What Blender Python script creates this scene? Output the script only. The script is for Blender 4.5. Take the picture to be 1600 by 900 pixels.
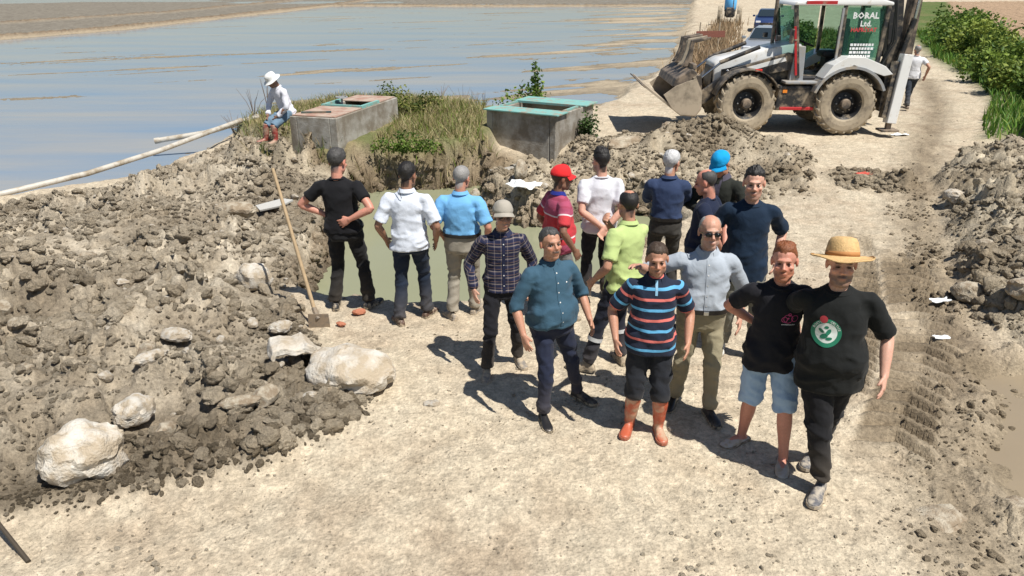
import bpy, bmesh, math, random
import numpy as np
from mathutils import Vector, Matrix, Quaternion
from mathutils.bvhtree import BVHTree
for o in list(bpy.data.objects): bpy.data.objects.remove(o)
SC = bpy.context.scene
COL = SC.collection
R = math.radians
# ---------------------------------------------------------------- camera
cam_d = bpy.data.cameras.new('camera'); cam = bpy.data.objects.new('camera', cam_d); COL.objects.link(cam)
cam.location = (0, 0, 3.5); cam.rotation_euler = (R(90 - 22.867), 0, 0)
cam_d.sensor_width = 36; cam_d.lens = 36 * 1150 / 1600; cam_d.clip_start = .05; cam_d.clip_end = 4000
SC.camera = cam
SC.render.resolution_x = 1024; SC.render.resolution_y = 576
# ---------------------------------------------------------------- sky, sun, exposure
SUN = Vector((.40, -.37, 1)).normalized()          # towards the sun: high, from behind the camera's right
el = math.asin(SUN.z); az = math.atan2(SUN.x, SUN.y)
w = bpy.data.worlds.new('World'); SC.world = w; w.use_nodes = True
nt = w.node_tree; nt.nodes.clear()
sky = nt.nodes.new('ShaderNodeTexSky'); sky.sky_type = 'NISHITA'; sky.sun_disc = False
sky.sun_elevation = el; sky.sun_rotation = az; sky.altitude = 50; sky.air_density = 1.0; sky.dust_density = .6; sky.ozone_density = 1.4
bg = nt.nodes.new('ShaderNodeBackground'); bg.inputs['Strength'].default_value = .061
wo = nt.nodes.new('ShaderNodeOutputWorld')
nt.links.new(sky.outputs[0], bg.inputs[0]); nt.links.new(bg.outputs[0], wo.inputs[0])
sd_ = bpy.data.lights.new('sun', 'SUN'); sd_.energy = 4.6; sd_.angle = R(.53); sd_.color = (1, .955, .88)
sun = bpy.data.objects.new('sun', sd_); COL.objects.link(sun); sun.location = (8, -8, 30)
sun.rotation_euler = (-SUN).to_track_quat('-Z', 'Y').to_euler()
SC.view_settings.view_transform = 'Standard'; SC.view_settings.look = 'None'
SC.view_settings.exposure = .44; SC.view_settings.gamma = 1; SC.view_settings.use_curve_mapping = False
try: SC.cycles.max_bounces = 6; SC.cycles.transparent_max_bounces = 8
except Exception: pass

# ---------------------------------------------------------------- helpers
def tag(o, label=None, cat=None, group=None, kind=None):
    if label: o['label'] = label
    if cat: o['category'] = cat
    if group: o['group'] = group
    if kind: o['kind'] = kind
    return o
def link(name, me, parent=None, mat=None):
    o = bpy.data.objects.new(name, me); COL.objects.link(o)
    if parent is not None: o.parent = parent
    if mat is not None and me is not None and len(me.materials) == 0: me.materials.append(mat)
    return o
def empty(name, loc=(0, 0, 0), rz=0, label=None, cat=None, group=None):
    o = bpy.data.objects.new(name, None); COL.objects.link(o); o.empty_display_size = .1
    o.location = loc; o.rotation_euler = (0, 0, rz)
    return tag(o, label, cat, group)
def np_mesh(name, V, F, smooth=True):
    """V (n,3); F (m,k) int array with k 3 or 4, or a list of faces"""
    me = bpy.data.meshes.new(name)
    V = np.ascontiguousarray(V, dtype=np.float32)
    if isinstance(F, np.ndarray):
        k = F.shape[1]; m = len(F)
        me.vertices.add(len(V)); me.vertices.foreach_set('co', V.ravel())
        me.loops.add(m * k); me.polygons.add(m)
        me.polygons.foreach_set('loop_start', np.arange(0, m * k, k, dtype=np.int32))
        me.loops.foreach_set('vertex_index', np.ascontiguousarray(F, dtype=np.int32).ravel())
        me.update(calc_edges=True); me.validate()
    else:
        me.from_pydata(V.tolist(), [], F); me.update()
    me.polygons.foreach_set('use_smooth', np.full(len(me.polygons), bool(smooth)))
    return me
def set_col(me, arr, name='Col'):
    a = me.color_attributes.new(name, 'FLOAT_COLOR', 'POINT')
    c = np.ones((len(me.vertices), 4), np.float32); c[:, :3] = arr
    a.data.foreach_set('color', c.ravel())
def set_vec(me, arr, name):
    a = me.attributes.new(name, 'FLOAT_VECTOR', 'POINT')
    a.data.foreach_set('vector', np.ascontiguousarray(arr, dtype=np.float32).ravel())
class MB:
    """collects boxes, prisms, tubes ... into one mesh"""
    def __init__(s): s.v = []; s.f = []
    def add(s, V, F):
        n = len(s.v); s.v += [tuple(p) for p in V]; s.f += [tuple(i + n for i in f) for f in F]; return s
    def box(s, c, size, rot=None, bev=0):
        bm = bmesh.new(); bmesh.ops.create_cube(bm, size=1)
        bmesh.ops.scale(bm, vec=size, verts=bm.verts)
        if bev: bmesh.ops.bevel(bm, geom=bm.edges[:], offset=bev, segments=2, profile=.5, affect='EDGES')
        M = (rot.to_4x4() if rot is not None else Matrix())
        V = [M @ v.co + Vector(c) for v in bm.verts]
        F = [[v.index for v in f.verts] for f in bm.faces]
        bm.free(); return s.add(V, F)
    def bar(s, a, b, wid, hei, up=(0, 0, 1), bev=0):
        a = Vector(a); b = Vector(b); d = b - a; L = d.length; d.normalize()
        u = Vector(up); x = d.cross(u).normalized(); u = x.cross(d)
        M = Matrix((x, d, u)).transposed()
        return s.box((a + b) / 2, (wid, L, hei), M, bev)
    def tube(s, pts, r, n=10, caps=True):
        pts = [Vector(p) for p in pts]; rr = r if isinstance(r, (list, tuple)) else [r] * len(pts)
        V = []; F = []; prev = None
        for i, p in enumerate(pts):
            d = (pts[min(i + 1, len(pts) - 1)] - pts[max(i - 1, 0)]).normalized()
            if prev is None:
                x = d.orthogonal().normalized()
            else:
                x = (prev - d * prev.dot(d)).normalized()
            prev = x; y = d.cross(x)
            for k in range(n):
                a = 2 * math.pi * k / n; V.append(p + (x * math.cos(a) + y * math.sin(a)) * rr[i])
        for i in range(len(pts) - 1):
            for k in range(n):
                k2 = (k + 1) % n; F.append((i * n + k, i * n + k2, (i + 1) * n + k2, (i + 1) * n + k))
        if caps:
            F.append(tuple(range(n))[::-1]); F.append(tuple((len(pts) - 1) * n + k for k in range(n)))
        return s.add(V, F)
    def prism(s, poly, axis, lo, hi, bev=0):
        """poly of 2-D points extruded along axis ('y': poly is x,z; 'x': y,z; 'z': x,y)"""
        def P(p, t): return {'y': (p[0], t, p[1]), 'x': (t, p[0], p[1]), 'z': (p[0], p[1], t)}[axis]
        bm = bmesh.new(); vs = [bm.verts.new(P(p, lo)) for p in poly]
        f = bm.faces.new(vs); r = bmesh.ops.extrude_face_region(bm, geom=[f])
        d = Vector(P((0, 0), hi)) - Vector(P((0, 0), lo))
        for e in r['geom']:
            if isinstance(e, bmesh.types.BMVert): e.co += d
        bmesh.ops.recalc_face_normals(bm, faces=bm.faces)
        if bev: bmesh.ops.bevel(bm, geom=bm.edges[:], offset=bev, segments=2, profile=.5, affect='EDGES')
        bm.verts.index_update()
        V = [v.co.copy() for v in bm.verts]; F = [[v.index for v in q.verts] for q in bm.faces]
        bm.free(); return s.add(V, F)
    def lathe(s, prof, n=24, M=None, ends=True):
        """prof of (r, z); axis z"""
        V = []; F = []; m = len(prof)
        for r, z in prof:
            for k in range(n):
                a = 2 * math.pi * k / n; V.append(Vector((r * math.cos(a), r * math.sin(a), z)))
        if M is not None: V = [M @ v for v in V]
        for i in range(m - 1):
            for k in range(n):
                k2 = (k + 1) % n; F.append((i * n + k, i * n + k2, (i + 1) * n + k2, (i + 1) * n + k))
        if ends and prof[0][0] > 1e-6: F.append(tuple(range(n))[::-1])
        if ends and prof[-1][0] > 1e-6: F.append(tuple((m - 1) * n + k for k in range(n)))
        return s.add(V, F)
    def mesh(s, name, smooth=False):
        me = bpy.data.meshes.new(name); me.from_pydata([tuple(v) for v in s.v], [], s.f); me.update()
        if smooth:
            me.polygons.foreach_set('use_smooth', np.ones(len(me.polygons), dtype=bool))
            try: me.set_sharp_from_angle(angle=R(38))
            except Exception: pass
        return me
    def build(s, name, mat, parent=None, smooth=False):
        me = s.mesh(name, smooth); return link(name, me, parent, mat)

# ---- noise (numpy)
RNG = np.random.default_rng(7)
T2 = RNG.random((8, 256, 256)).astype(np.float32)
J2 = RNG.random((4, 256, 256, 3)).astype(np.float32)
T3 = RNG.random((64, 64, 64)).astype(np.float32)
def vn(x, y, s=0):
    xi = np.floor(x).astype(np.int64); yi = np.floor(y).astype(np.int64)
    fx = (x - xi).astype(np.float32); fy = (y - yi).astype(np.float32)
    fx = fx * fx * fx * (fx * (fx * 6 - 15) + 10); fy = fy * fy * fy * (fy * (fy * 6 - 15) + 10)
    T = T2[s % 8]; x0 = xi & 255; x1 = (xi + 1) & 255; y0 = yi & 255; y1 = (yi + 1) & 255
    a = T[y0, x0]; b = T[y0, x1]; c = T[y1, x0]; d = T[y1, x1]
    return ((a + (b - a) * fx) * (1 - fy) + (c + (d - c) * fx) * fy) * 2 - 1
def fbm(x, y, o=4, s=0, g=.5):
    t = 0; a = 1; n = 0
    for i in range(o):
        t = t + a * vn(x + 17.3 * i, y - 9.1 * i, s + i); n += a; a *= g; x = x * 2.03; y = y * 2.03
    return t / n
def worley(x, y, s=0):
    xi = np.floor(x).astype(np.int64); yi = np.floor(y).astype(np.int64)
    f1 = np.full(x.shape, 9., np.float32); f2 = f1.copy(); cid = np.zeros(x.shape, np.float32); J = J2[s % 4]
    for dy in (-1, 0, 1):
        for dx in (-1, 0, 1):
            j = J[(yi + dy) & 255, (xi + dx) & 255]
            d = np.hypot(xi + dx + j[..., 0] - x, yi + dy + j[..., 1] - y).astype(np.float32)
            m = d < f1
            f2 = np.where(m, f1, np.minimum(f2, d)); cid = np.where(m, j[..., 2], cid); f1 = np.where(m, d, f1)
    return f1, f2, cid
def vn3(p):
    i = np.floor(p).astype(np.int64); f = p - i; f = f * f * (3 - 2 * f); r = 0
    for a in (0, 1):
        for b in (0, 1):
            for c in (0, 1):
                wgt = (f[:, 0] if a else 1 - f[:, 0]) * (f[:, 1] if b else 1 - f[:, 1]) * (f[:, 2] if c else 1 - f[:, 2])
                r = r + wgt * T3[(i[:, 0] + a) & 63, (i[:, 1] + b) & 63, (i[:, 2] + c) & 63]
    return r * 2 - 1
def fbm3(p, o=3):
    t = 0; a = 1; n = 0
    for k in range(o): t = t + a * vn3(p * (2.03 ** k) + 11.7 * k); n += a; a *= .5
    return t / n
def sstep(a, b, x):
    t = np.clip((x - a) / (b - a), 0, 1); return t * t * (3 - 2 * t)
def sdp(x, y, poly):
    """signed distance to a polygon, positive inside"""
    P = np.array(poly, np.float32); n = len(P)
    d = np.full(x.shape, 1e9, np.float32); ins = np.zeros(x.shape, bool)
    for i in range(n):
        ax, ay = P[i]; bx, by = P[(i + 1) % n]
        ex, ey = bx - ax, by - ay; wx = x - ax; wy = y - ay
        t = np.clip((wx * ex + wy * ey) / (ex * ex + ey * ey), 0, 1)
        d = np.minimum(d, (wx - ex * t) ** 2 + (wy - ey * t) ** 2)
        c = ((ay <= y) & (by > y)) | ((by <= y) & (ay > y))
        with np.errstate(divide='ignore', invalid='ignore'):
            xx = ax + (y - ay) / (by - ay if by != ay else 1e-9) * ex
        ins ^= c & (x < xx)
    d = np.sqrt(d); return np.where(ins, d, -d)
def pline(x, y, pts):
    """distance to a polyline, signed side, arclength"""
    best = np.full(x.shape, 1e9, np.float32); side = np.zeros(x.shape, np.float32); arc = np.zeros(x.shape, np.float32); L0 = 0
    for (ax, ay), (bx, by) in zip(pts[:-1], pts[1:]):
        ex, ey = bx - ax, by - ay; L = math.hypot(ex, ey); wx = x - ax; wy = y - ay
        t = np.clip((wx * ex + wy * ey) / L ** 2, 0, 1)
        d = np.hypot(wx - ex * t, wy - ey * t); m = d < best
        best = np.where(m, d, best); side = np.where(m, (ex * wy - ey * wx) / L, side); arc = np.where(m, L0 + t * L, arc); L0 += L
    return best, side, arc

# ---- materials
def mat_new(name):
    m = bpy.data.materials.new(name); m.use_nodes = True; n = m.node_tree
    b = n.nodes['Principled BSDF']; return m, n, b
def N(n, t, **k):
    o = n.nodes.new(t)
    for a, v in k.items():
        if a in o.inputs: o.inputs[a].default_value = v
        else: setattr(o, a, v)
    return o
def mat(name, col, rough=.6, metal=0, var=.12, scale=20, bump=.15, bscale=80, dirt=None, dirt_amt=.5, dirt_scale=3, coat=0, spec=.5, dist=.01):
    m, n, b = mat_new(name); L = n.links.new
    tc = N(n, 'ShaderNodeTexCoord')
    n1 = N(n, 'ShaderNodeTexNoise', Scale=scale, Detail=4.0, Roughness=.6); L(tc.outputs['Object'], n1.inputs['Vector'])
    mr = N(n, 'ShaderNodeMapRange'); mr.inputs['To Min'].default_value = 1 - var * 1.6; mr.inputs['To Max'].default_value = 1 + var * 1.6
    L(n1.outputs[0], mr.inputs['Value'])
    mx = N(n, 'ShaderNodeMix', data_type='RGBA', blend_type='MULTIPLY'); mx.inputs['Factor'].default_value = 1
    mx.inputs[6].default_value = (*col, 1); L(mr.outputs[0], mx.inputs[7]); out = mx.outputs[2]
    if dirt:
        n2 = N(n, 'ShaderNodeTexNoise', Scale=dirt_scale, Detail=6.0, Roughness=.65); L(tc.outputs['Object'], n2.inputs['Vector'])
        r = N(n, 'ShaderNodeMapRange'); r.inputs['From Min'].default_value = .62 - dirt_amt * .5; r.inputs['From Max'].default_value = .72 - dirt_amt * .3
        L(n2.outputs[0], r.inputs['Value'])
        m2 = N(n, 'ShaderNodeMix', data_type='RGBA'); L(r.outputs[0], m2.inputs[0]); L(out, m2.inputs[6]); m2.inputs[7].default_value = (*dirt, 1); out = m2.outputs[2]
    L(out, b.inputs['Base Color'])
    b.inputs['Roughness'].default_value = rough; b.inputs['Metallic'].default_value = metal
    b.inputs['Specular IOR Level'].default_value = spec
    if coat: b.inputs['Coat Weight'].default_value = coat
    if bump:
        n3 = N(n, 'ShaderNodeTexNoise', Scale=bscale, Detail=3.0); L(tc.outputs['Object'], n3.inputs['Vector'])
        bp = N(n, 'ShaderNodeBump', Strength=bump, Distance=dist); L(n3.outputs[0], bp.inputs['Height']); L(bp.outputs[0], b.inputs['Normal'])
    return m
MATS = {}
def M_(key, *a, **k):
    if key not in MATS: MATS[key] = mat(key, *a, **k)
    return MATS[key]
# ================================================================ terrain
MOUND_L = [(-4.3, 3.5), (-3.55, 4.0), (-3.09, 4.2), (-2.61, 4.45), (-1.97, 4.7), (-1.71, 4.97), (-1.3, 5.35), (-1.25, 5.7), (-1.7, 6.3), (-2.2, 7.15), (-2.6, 8.1), (-2.9, 9.7), (-3.05, 11.5), (-3.2, 13.3), (-3.7, 14.6), (-5, 16.6), (-6.4, 17.2), (-6.6, 14.8), (-7.2, 13.2), (-9.5, 11.7), (-16, 10.4), (-16, 1), (-6, 1.5)]
PIT = [(-2.9, 8.6), (-2.2, 8.1), (-1.94, 8.12), (-1.3, 7.95), (-.7, 8.0), (0, 8.2), (.7, 8.4), (1.3, 8.7), (2.0, 9.6), (2.9, 11.5), (3.0, 12.8), (2.3, 13.6), (1.2, 13.0), (.3, 12.7), (-.3, 13.6), (-.2, 15.2), (-.6, 15.7), (-1.5, 15.2), (-2.7, 15.2), (-3.4, 14.6), (-3.3, 13), (-3.2, 11), (-3.1, 9.8)]
BANK = [(-4.5, 15.0), (-3.74, 14.3), (-3.1, 14.8), (-2.0, 14.45), (-.8, 14.85), (-.35, 15.4), (-.2, 17), (.2, 18.9), (1.5, 19.6), (2.2, 20.4), (-.7, 20.2), (-3, 21.6), (-5.0, 21.4), (-6.4, 19.2), (-6.6, 17.4), (-5, 16)]
MOUND_R = [(8.0, 13.7), (9.0, 14.9), (10.0, 16.0), (13, 15.8), (17, 14), (16, 9), (10, 5.8), (6.2, 5.9), (5.3, 6.6), (5.05, 7.2), (5.25, 7.8), (5.95, 9.4), (6.9, 11.5)]
TROUGH = [(4.35, 6.5), (4.45, 6.0), (4.1, 5.4), (3.65, 4.95), (3.55, 4.1), (6, 3.7), (8.7, 5.0), (6.0, 6.0), (5.1, 6.6)]
SHORE = [(-60, 9.5), (-14, 11.6), (-9.16, 12.5), (-7.3, 13.9), (-6.9, 16.5), (-6.9, 19.2), (-6.4, 19.9), (-5, 22.4), (-2.94, 22.6), (-.73, 21.0), (2.53, 22.3), (3.96, 25.6), (8.05, 37), (15.6, 67.9), (29.8, 128), (60, 260)]
HEAPS = [(2.0, 14.4, .7, .22), (2.9, 14.7, .8, .38), (3.6, 15.4, .8, .45), (4.3, 15.6, .7, .42), (4.9, 15.3, .7, .42), (5.45, 14.6, .55, .33), (5.1, 13.6, .5, .14), (6.7, 13.4, .75, .12), (1.8, 16.3, .5, .25), (2.6, 16.6, .5, .2), (.3, 13.7, .5, .12), (.45, 15.5, .8, -.55), (-4.5, 14.3, .8, .02), (-4.0, 13.9, .6, .10)]
VERGE2 = [(8.3, 25.8), (11.2, 24.6), (13.2, 28.5), (16.5, 36), (24, 52), (20.5, 56), (13, 38.5), (9.0, 30.5)]
VERGE = [(10.6, 17.0), (12.3, 19.6), (14.1, 22.5), (16.5, 28), (19.5, 36.5), (27, 55), (60, 120), (140, 120), (140, 8), (30, 8), (13.3, 15.6)]
FIELD = [(14.8, 18.8), (17.2, 24.5), (20.5, 32), (24.5, 41), (34, 60), (66, 120), (190, 160), (190, 8), (18, 8)]
TRACK1 = [(2.72, 4.35), (2.85, 4.6), (3.35, 5.4), (3.85, 6.1), (4.35, 6.9), (4.75, 8.0), (5.3, 9.4)]
TRACK2 = [(2.9, 5.55), (3.4, 6.4), (4.0, 7.5), (4.45, 8.6), (5.2, 10.5)]
PADDY_Z = -.35; PIT_Z = -.55
def terrain(x, y, col=False):
    x = np.asarray(x, np.float32); y = np.asarray(y, np.float32)
    wob = fbm(x * .9, y * .9, 4, 3) * .28 + fbm(x * 5, y * 5, 3, 5) * .05
    big = fbm(x * .25, y * .25, 3, 1)
    wx = x + .10 * fbm(x * 3.1, y * 3.1, 3, 1) + .03 * fbm(x * 11, y * 11, 2, 4); wy = y + .10 * fbm(x * 3.1 + 40, y * 3.1, 3, 2) + .03 * fbm(x * 11 + 7, y * 11, 2, 5)
    f1, f2, c1 = worley(wx * 2.3, wy * 2.3, 0); g1, g2, c2 = worley(wx * 5.5, wy * 5.5, 1); h1, h2, c3 = worley(wx * 12, wy * 12, 2); k1, k2, c4 = worley(wx * 24, wy * 24, 3)
    def dome(f, c, e): return np.sqrt(np.clip(1 - (f / e) ** 2, 0, 1)) * (.25 + c)
    lump = np.clip(.55 + 1.2 * fbm(x * 1.7, y * 1.7, 3, 3), .15, 1.3)
    clod = (.15 * dome(f1, c1, .62) * (c1 > .35) + .10 * dome(g1, c2, .66) * (c2 > .25) + .055 * dome(h1, c3, .72) + .024 * dome(k1, c4, .8)) * lump - .075 + .03 * fbm(x * 8, y * 8, 3, 7)
    fine = fbm(x * 7, y * 7, 4, 2)
    z = .02 * big + .012 * fine + .006 * fbm(x * 22, y * 22, 2, 6)
    # the left spoil heap
    s = sdp(x, y, MOUND_L) + wob * .7
    mL = sstep(-.04, .16, s)
    rise = .20 * sstep(.1, 1.8, s) + .10 * sstep(.8, 3.0, s) * (fbm(x * .7, y * .7, 3, 4) + .3) - .16 * sstep(-5.5, -8.5, x) * sstep(7, 10, y)
    z = z + mL * (.07 + rise + .15 * fbm(x * 1.3, y * 1.3, 4, 5) * sstep(.1, .8, s) + clod * (.55 + .5 * sstep(.2, 1, s)))
    # heaps of spoil beyond the pit
    mH = np.zeros_like(x)
    for hx, hy, hr, hh in HEAPS:
        gme = np.exp(-((x - hx) ** 2 + (y - hy) ** 2) / (hr * hr)); z = z + hh * gme; mH = np.maximum(mH, sstep(.12, .5, gme))
    rough2 = sstep(0, 1.5, 16.9 - y) * sstep(11.8, 13.2, y) * sstep(-1.2, -.2, x) * sstep(0, .8, 5.8 - x)
    mH = np.maximum(mH, rough2 * .7)
    z = z + mH * (clod * .8 + .06 * fbm(x * 3, y * 3, 3, 1))
    # the right spoil heap
    s = sdp(x, y, MOUND_R) + wob * .6; mR = sstep(-.05, .25, s)
    z = z + mR * (.10 + .28 * sstep(.05, .9, s) + .1 * fbm(x * 1.2, y * 1.2, 3, 2) + clod * 1.05)
    # wet silty trough beside it
    s = sdp(x, y, TROUGH) + wob * .35; mT = sstep(-.1, .25, s)
    z = z * (1 - mT) + mT * (-.125 + .025 * fbm(x * 1.5, y * 1.5, 3, 6) + .012 * np.abs(fbm(x * 5, y * 5, 3, 3)) + .004 * fine)
    rim = np.exp(-(s / .16) ** 2); z = z + rim * (.05 + clod * .7)
    # the damp broken strip by the tracks
    d, sd, arc = pline(x, y, [(3.05, 3.6), (3.3, 4.5), (3.9, 5.5), (4.45, 6.5), (4.9, 7.6), (5.6, 9.2), (6.6, 11.5), (7.9, 14), (9.6, 17), (12.5, 22), (15.5, 28.5)])
    mS = np.exp(-(d / (.42 + .1 * wob)) ** 2); z = z + mS * (clod * .40 - .02)
    # tyre tracks with lugs
    tr = np.zeros_like(x)
    for pts, half, pit_ in ((TRACK1, .30, .23), (TRACK2, .17, .17)):
        d, sd, arc = pline(x, y, pts); d = d + wob * .05
        m = sstep(half + .05, half - .05, d) * sstep(.0, .9, arc); fade = np.clip(.8 + 1.1 * fbm(x * 1.1, y * 1.1, 2, 7), 0, 1)
        ph = (arc + np.abs(sd) * .55) / pit_; saw = ph - np.floor(ph)
        lug = sstep(.0, .10, saw) * sstep(.62, .5, saw)
        k = m * fade * .9; z = z * (1 - k) + k * (-.075 + .12 * lug + .006 * fine) + .035 * np.exp(-((d - half - .08) / .08) ** 2) * fade * (.6 + clod * 3)
        tr = np.maximum(tr, m * fade)
    # shallow wheel rut along the road
    for off in (0, 1.75):
        d, sd, arc = pline(x, y, [(-6, 1.9 + off * .6), (-1.5, 3.4 + off * .6), (1.6 - off * .2, 4.6 + off), (4.2 - off, 8.0 + off * .4), (6.3 - off, 12.5), (8.2 - off, 16), (11.4 - off, 22), (22 - off, 45)])
        z = z - .028 * np.exp(-(d / .25) ** 2) + .006 * np.exp(-(d / .2) ** 2) * np.sign(np.sin(arc * 38 + sd * 9)) * sstep(-.1, .3, fbm(x * .8, y * .8, 2, 2))
    # grassy bank between the two concrete boxes
    s = sdp(x, y, BANK) + wob * .35; mB = sstep(-.02, .3, s)
    z = z * (1 - mB) + mB * (.36 + .05 * fbm(x * 1.5, y * 1.5, 3, 2) + .03 * fine + .08 * sstep(.1, 1.2, s))
    # verge and ploughed field on the right
    s = sdp(x, y, VERGE) + wob * .5; mV = sstep(-.1, .9, s); z = z + mV * (.12 + .1 * big + .05 * fine)
    sF = sdp(x, y, FIELD) + wob; mF = sstep(-.3, .5, sF); z = z + mF * (.06 + .06 * fine + .03 * np.sin((x * .75 - y * .35) * 9))
    # paddy
    d, sd, arc = pline(x, y, SHORE); s = np.where(sd > 0, d, -d) + wob * 1.4 * sstep(4, 30, y) + wob * .4
    mP = sstep(-.25, .55, s)
    ang = .52; u = x * math.cos(ang) + y * math.sin(ang); v = -x * math.sin(ang) + y * math.cos(ang)
    streak = fbm(u * .09, v * .75, 4, 4) + .35 * fbm(u * .5, v * 2.2, 3, 1)
    east = sstep(-3, 12, x - (y - 30) * .12) * sstep(0, 6, s)
    bed = PADDY_Z - .022 + .045 * streak + east * (.042 + .10 * fbm(u * .06 + 3, v * .5, 3, 2)) + .05 * np.exp(-np.maximum(s, 0) / .9) + .03 * np.exp(-(np.maximum(s, 0) - 2.5) ** 2 / 3) * sstep(-.2, .5, fbm(x * .35, y * .35, 3, 6)) + .006 * fine
    z = z * (1 - mP) + mP * bed
    # earth bunds between the paddies
    bund = np.zeros_like(x)
    for pts, wd in (([(-90, 36), (-36, 50), (-32, 62), (-27, 116), (-26, 150)], .8), ([(-28, 116), (0, 114), (32, 116)], 1.0), ([(-90, 56), (-46, 66), (-40, 90), (-39, 150)], .8)):
        d, sd, arc = pline(x, y, pts); g = np.exp(-(d / wd) ** 2); bund = np.maximum(bund, g)
    z = z + .4 * bund * (.8 + .3 * fine)
    far = sstep(0, 2, np.where(True, pline(x, y, [(-90, 36), (-36, 50), (-32, 62), (-27, 116), (0, 114), (34, 116), (40, 150)])[1], 0)) * (y > 30)
    z = z + far * (1 - bund) * .1 * sstep(-.1, .15, fbm(x * .03, y * .06, 2, 5) + .05)
    # the dug pit
    s = sdp(x, y, PIT) + wob * .55; mQ = sstep(-.03, .62, s)
    z = z * (1 - mQ) + mQ * (-1.05 + .1 * fine) + np.exp(-((s - .22) / .22) ** 2) * clod * 1.0
    cl = np.exp(-((sdp(x, y, BANK) + .0) / .28) ** 2) * sstep(16.2, 15.4, y) * (x < .2); z = z + cl * (clod * .9) * sstep(-4.4, -3.9, x)
    if not col: return z
    # ---------------- surface colour (dry dust, damp soil, mud, turf, ploughed earth)
    def C(r, g, b): return np.array((r, g, b), np.float32)
    def mix(a, b, t): return a * (1 - t[:, None]) + b * t[:, None]
    n = x.shape[0]
    t1 = np.clip(.5 + .9 * fbm(x * .8, y * .8, 4, 6), 0, 1); t2 = np.clip(.5 + 1.1 * fbm(x * 4, y * 4, 4, 3), 0, 1); t3 = np.clip(.5 + 1.2 * fbm(x * 14, y * 14, 3, 1), 0, 1)
    c = mix(mix(np.tile(C(.51, .43, .315), (n, 1)), C(.42, .34, .245), np.clip(t1 * 1.5 - .3, 0, 1)), C(.57, .50, .38), t2 * .55)
    c = c * (.86 + .24 * t3)[:, None]
    soil = mix(mix(np.tile(C(.285, .24, .178), (n, 1)), C(.44, .385, .30), t2), C(.18, .145, .102), np.clip(t1 * 1.3 - .5, 0, 1))
    soil = soil * (.72 + .5 * c2)[:, None]
    sL = sdp(x, y, MOUND_L)
    damp = np.exp(-((sL - .35) / .42) ** 2) * sstep(7.4, 5.8, y)
    soil_l = mix(soil, C(.105, .083, .056), damp * .95 * (.55 + .45 * t1))
    c = mix(c, soil_l, mL * (.82 + .18 * t2))
    c = mix(c, soil * C(.92, .9, .85), np.clip(mH * 1.1, 0, 1) * .85)
    c = mix(c, soil * C(1.05, 1.05, 1.02), mR * .92)
    c = mix(c, C(.26, .21, .142) * (.85 + .3 * t1)[:, None], mT * .9)
    c = mix(c, C(.165, .127, .083) * (.8 + .5 * t2)[:, None], np.clip(np.maximum(tr * 1.0, mS * .8), 0, 1) * .88)
    c = mix(c, mix(np.tile(C(.21, .18, .085), (n, 1)), C(.095, .115, .03), np.clip(t2 * 1.5 - .35, 0, 1)), mB * .9)
    c = mix(c, mix(np.tile(C(.07, .12, .025), (n, 1)), C(.16, .15, .06), np.clip(t1 * 1.2 - .4, 0, 1)), mV * .95)
    s2 = sstep(-.3, .6, sdp(x, y, VERGE2) + wob); c = mix(c, mix(np.tile(C(.10, .13, .03), (n, 1)), C(.24, .20, .08), np.clip(t1 * 1.2 - .3, 0, 1)), s2 * .95)
    c = mix(c, mix(np.tile(C(.40, .28, .185), (n, 1)), C(.30, .21, .135), t2), mF)
    mud = mix(np.tile(C(.135, .115, .088), (n, 1)), C(.19, .16, .115), t2)
    mud = mix(mud, C(.46, .38, .27), sstep(PADDY_Z - .010, PADDY_Z + .03, z) * .8)
    c = mix(c, mud, mP)
    c = mix(c, C(.20, .15, .10) * (.7 + .5 * t3)[:, None], bund * mP)
    c = mix(c, C(.15, .14, .12) * (.7 + .6 * t2)[:, None], far * (1 - bund) * .8 * mP)
    pw = sstep(.0, .3, s)
    c = mix(c, soil * C(.95, .88, .8), pw * .95)
    wet = sstep(PIT_Z + .16, PIT_Z + .02, z) * pw
    c = c * (1 - .45 * wet)[:, None]
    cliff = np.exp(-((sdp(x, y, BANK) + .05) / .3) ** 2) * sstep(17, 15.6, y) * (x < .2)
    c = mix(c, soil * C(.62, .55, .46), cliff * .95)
    return z, c, dict(mL=mL, mH=mH, mR=mR, mB=mB, mV=mV, mP=mP, pit=pw, mS=mS, road=1 - np.clip(mL + mH + mR + mB + mV + mP + pw + mT, 0, 1))
def tz(x, y): return float(terrain(np.array([x]), np.array([y]))[0])

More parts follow.
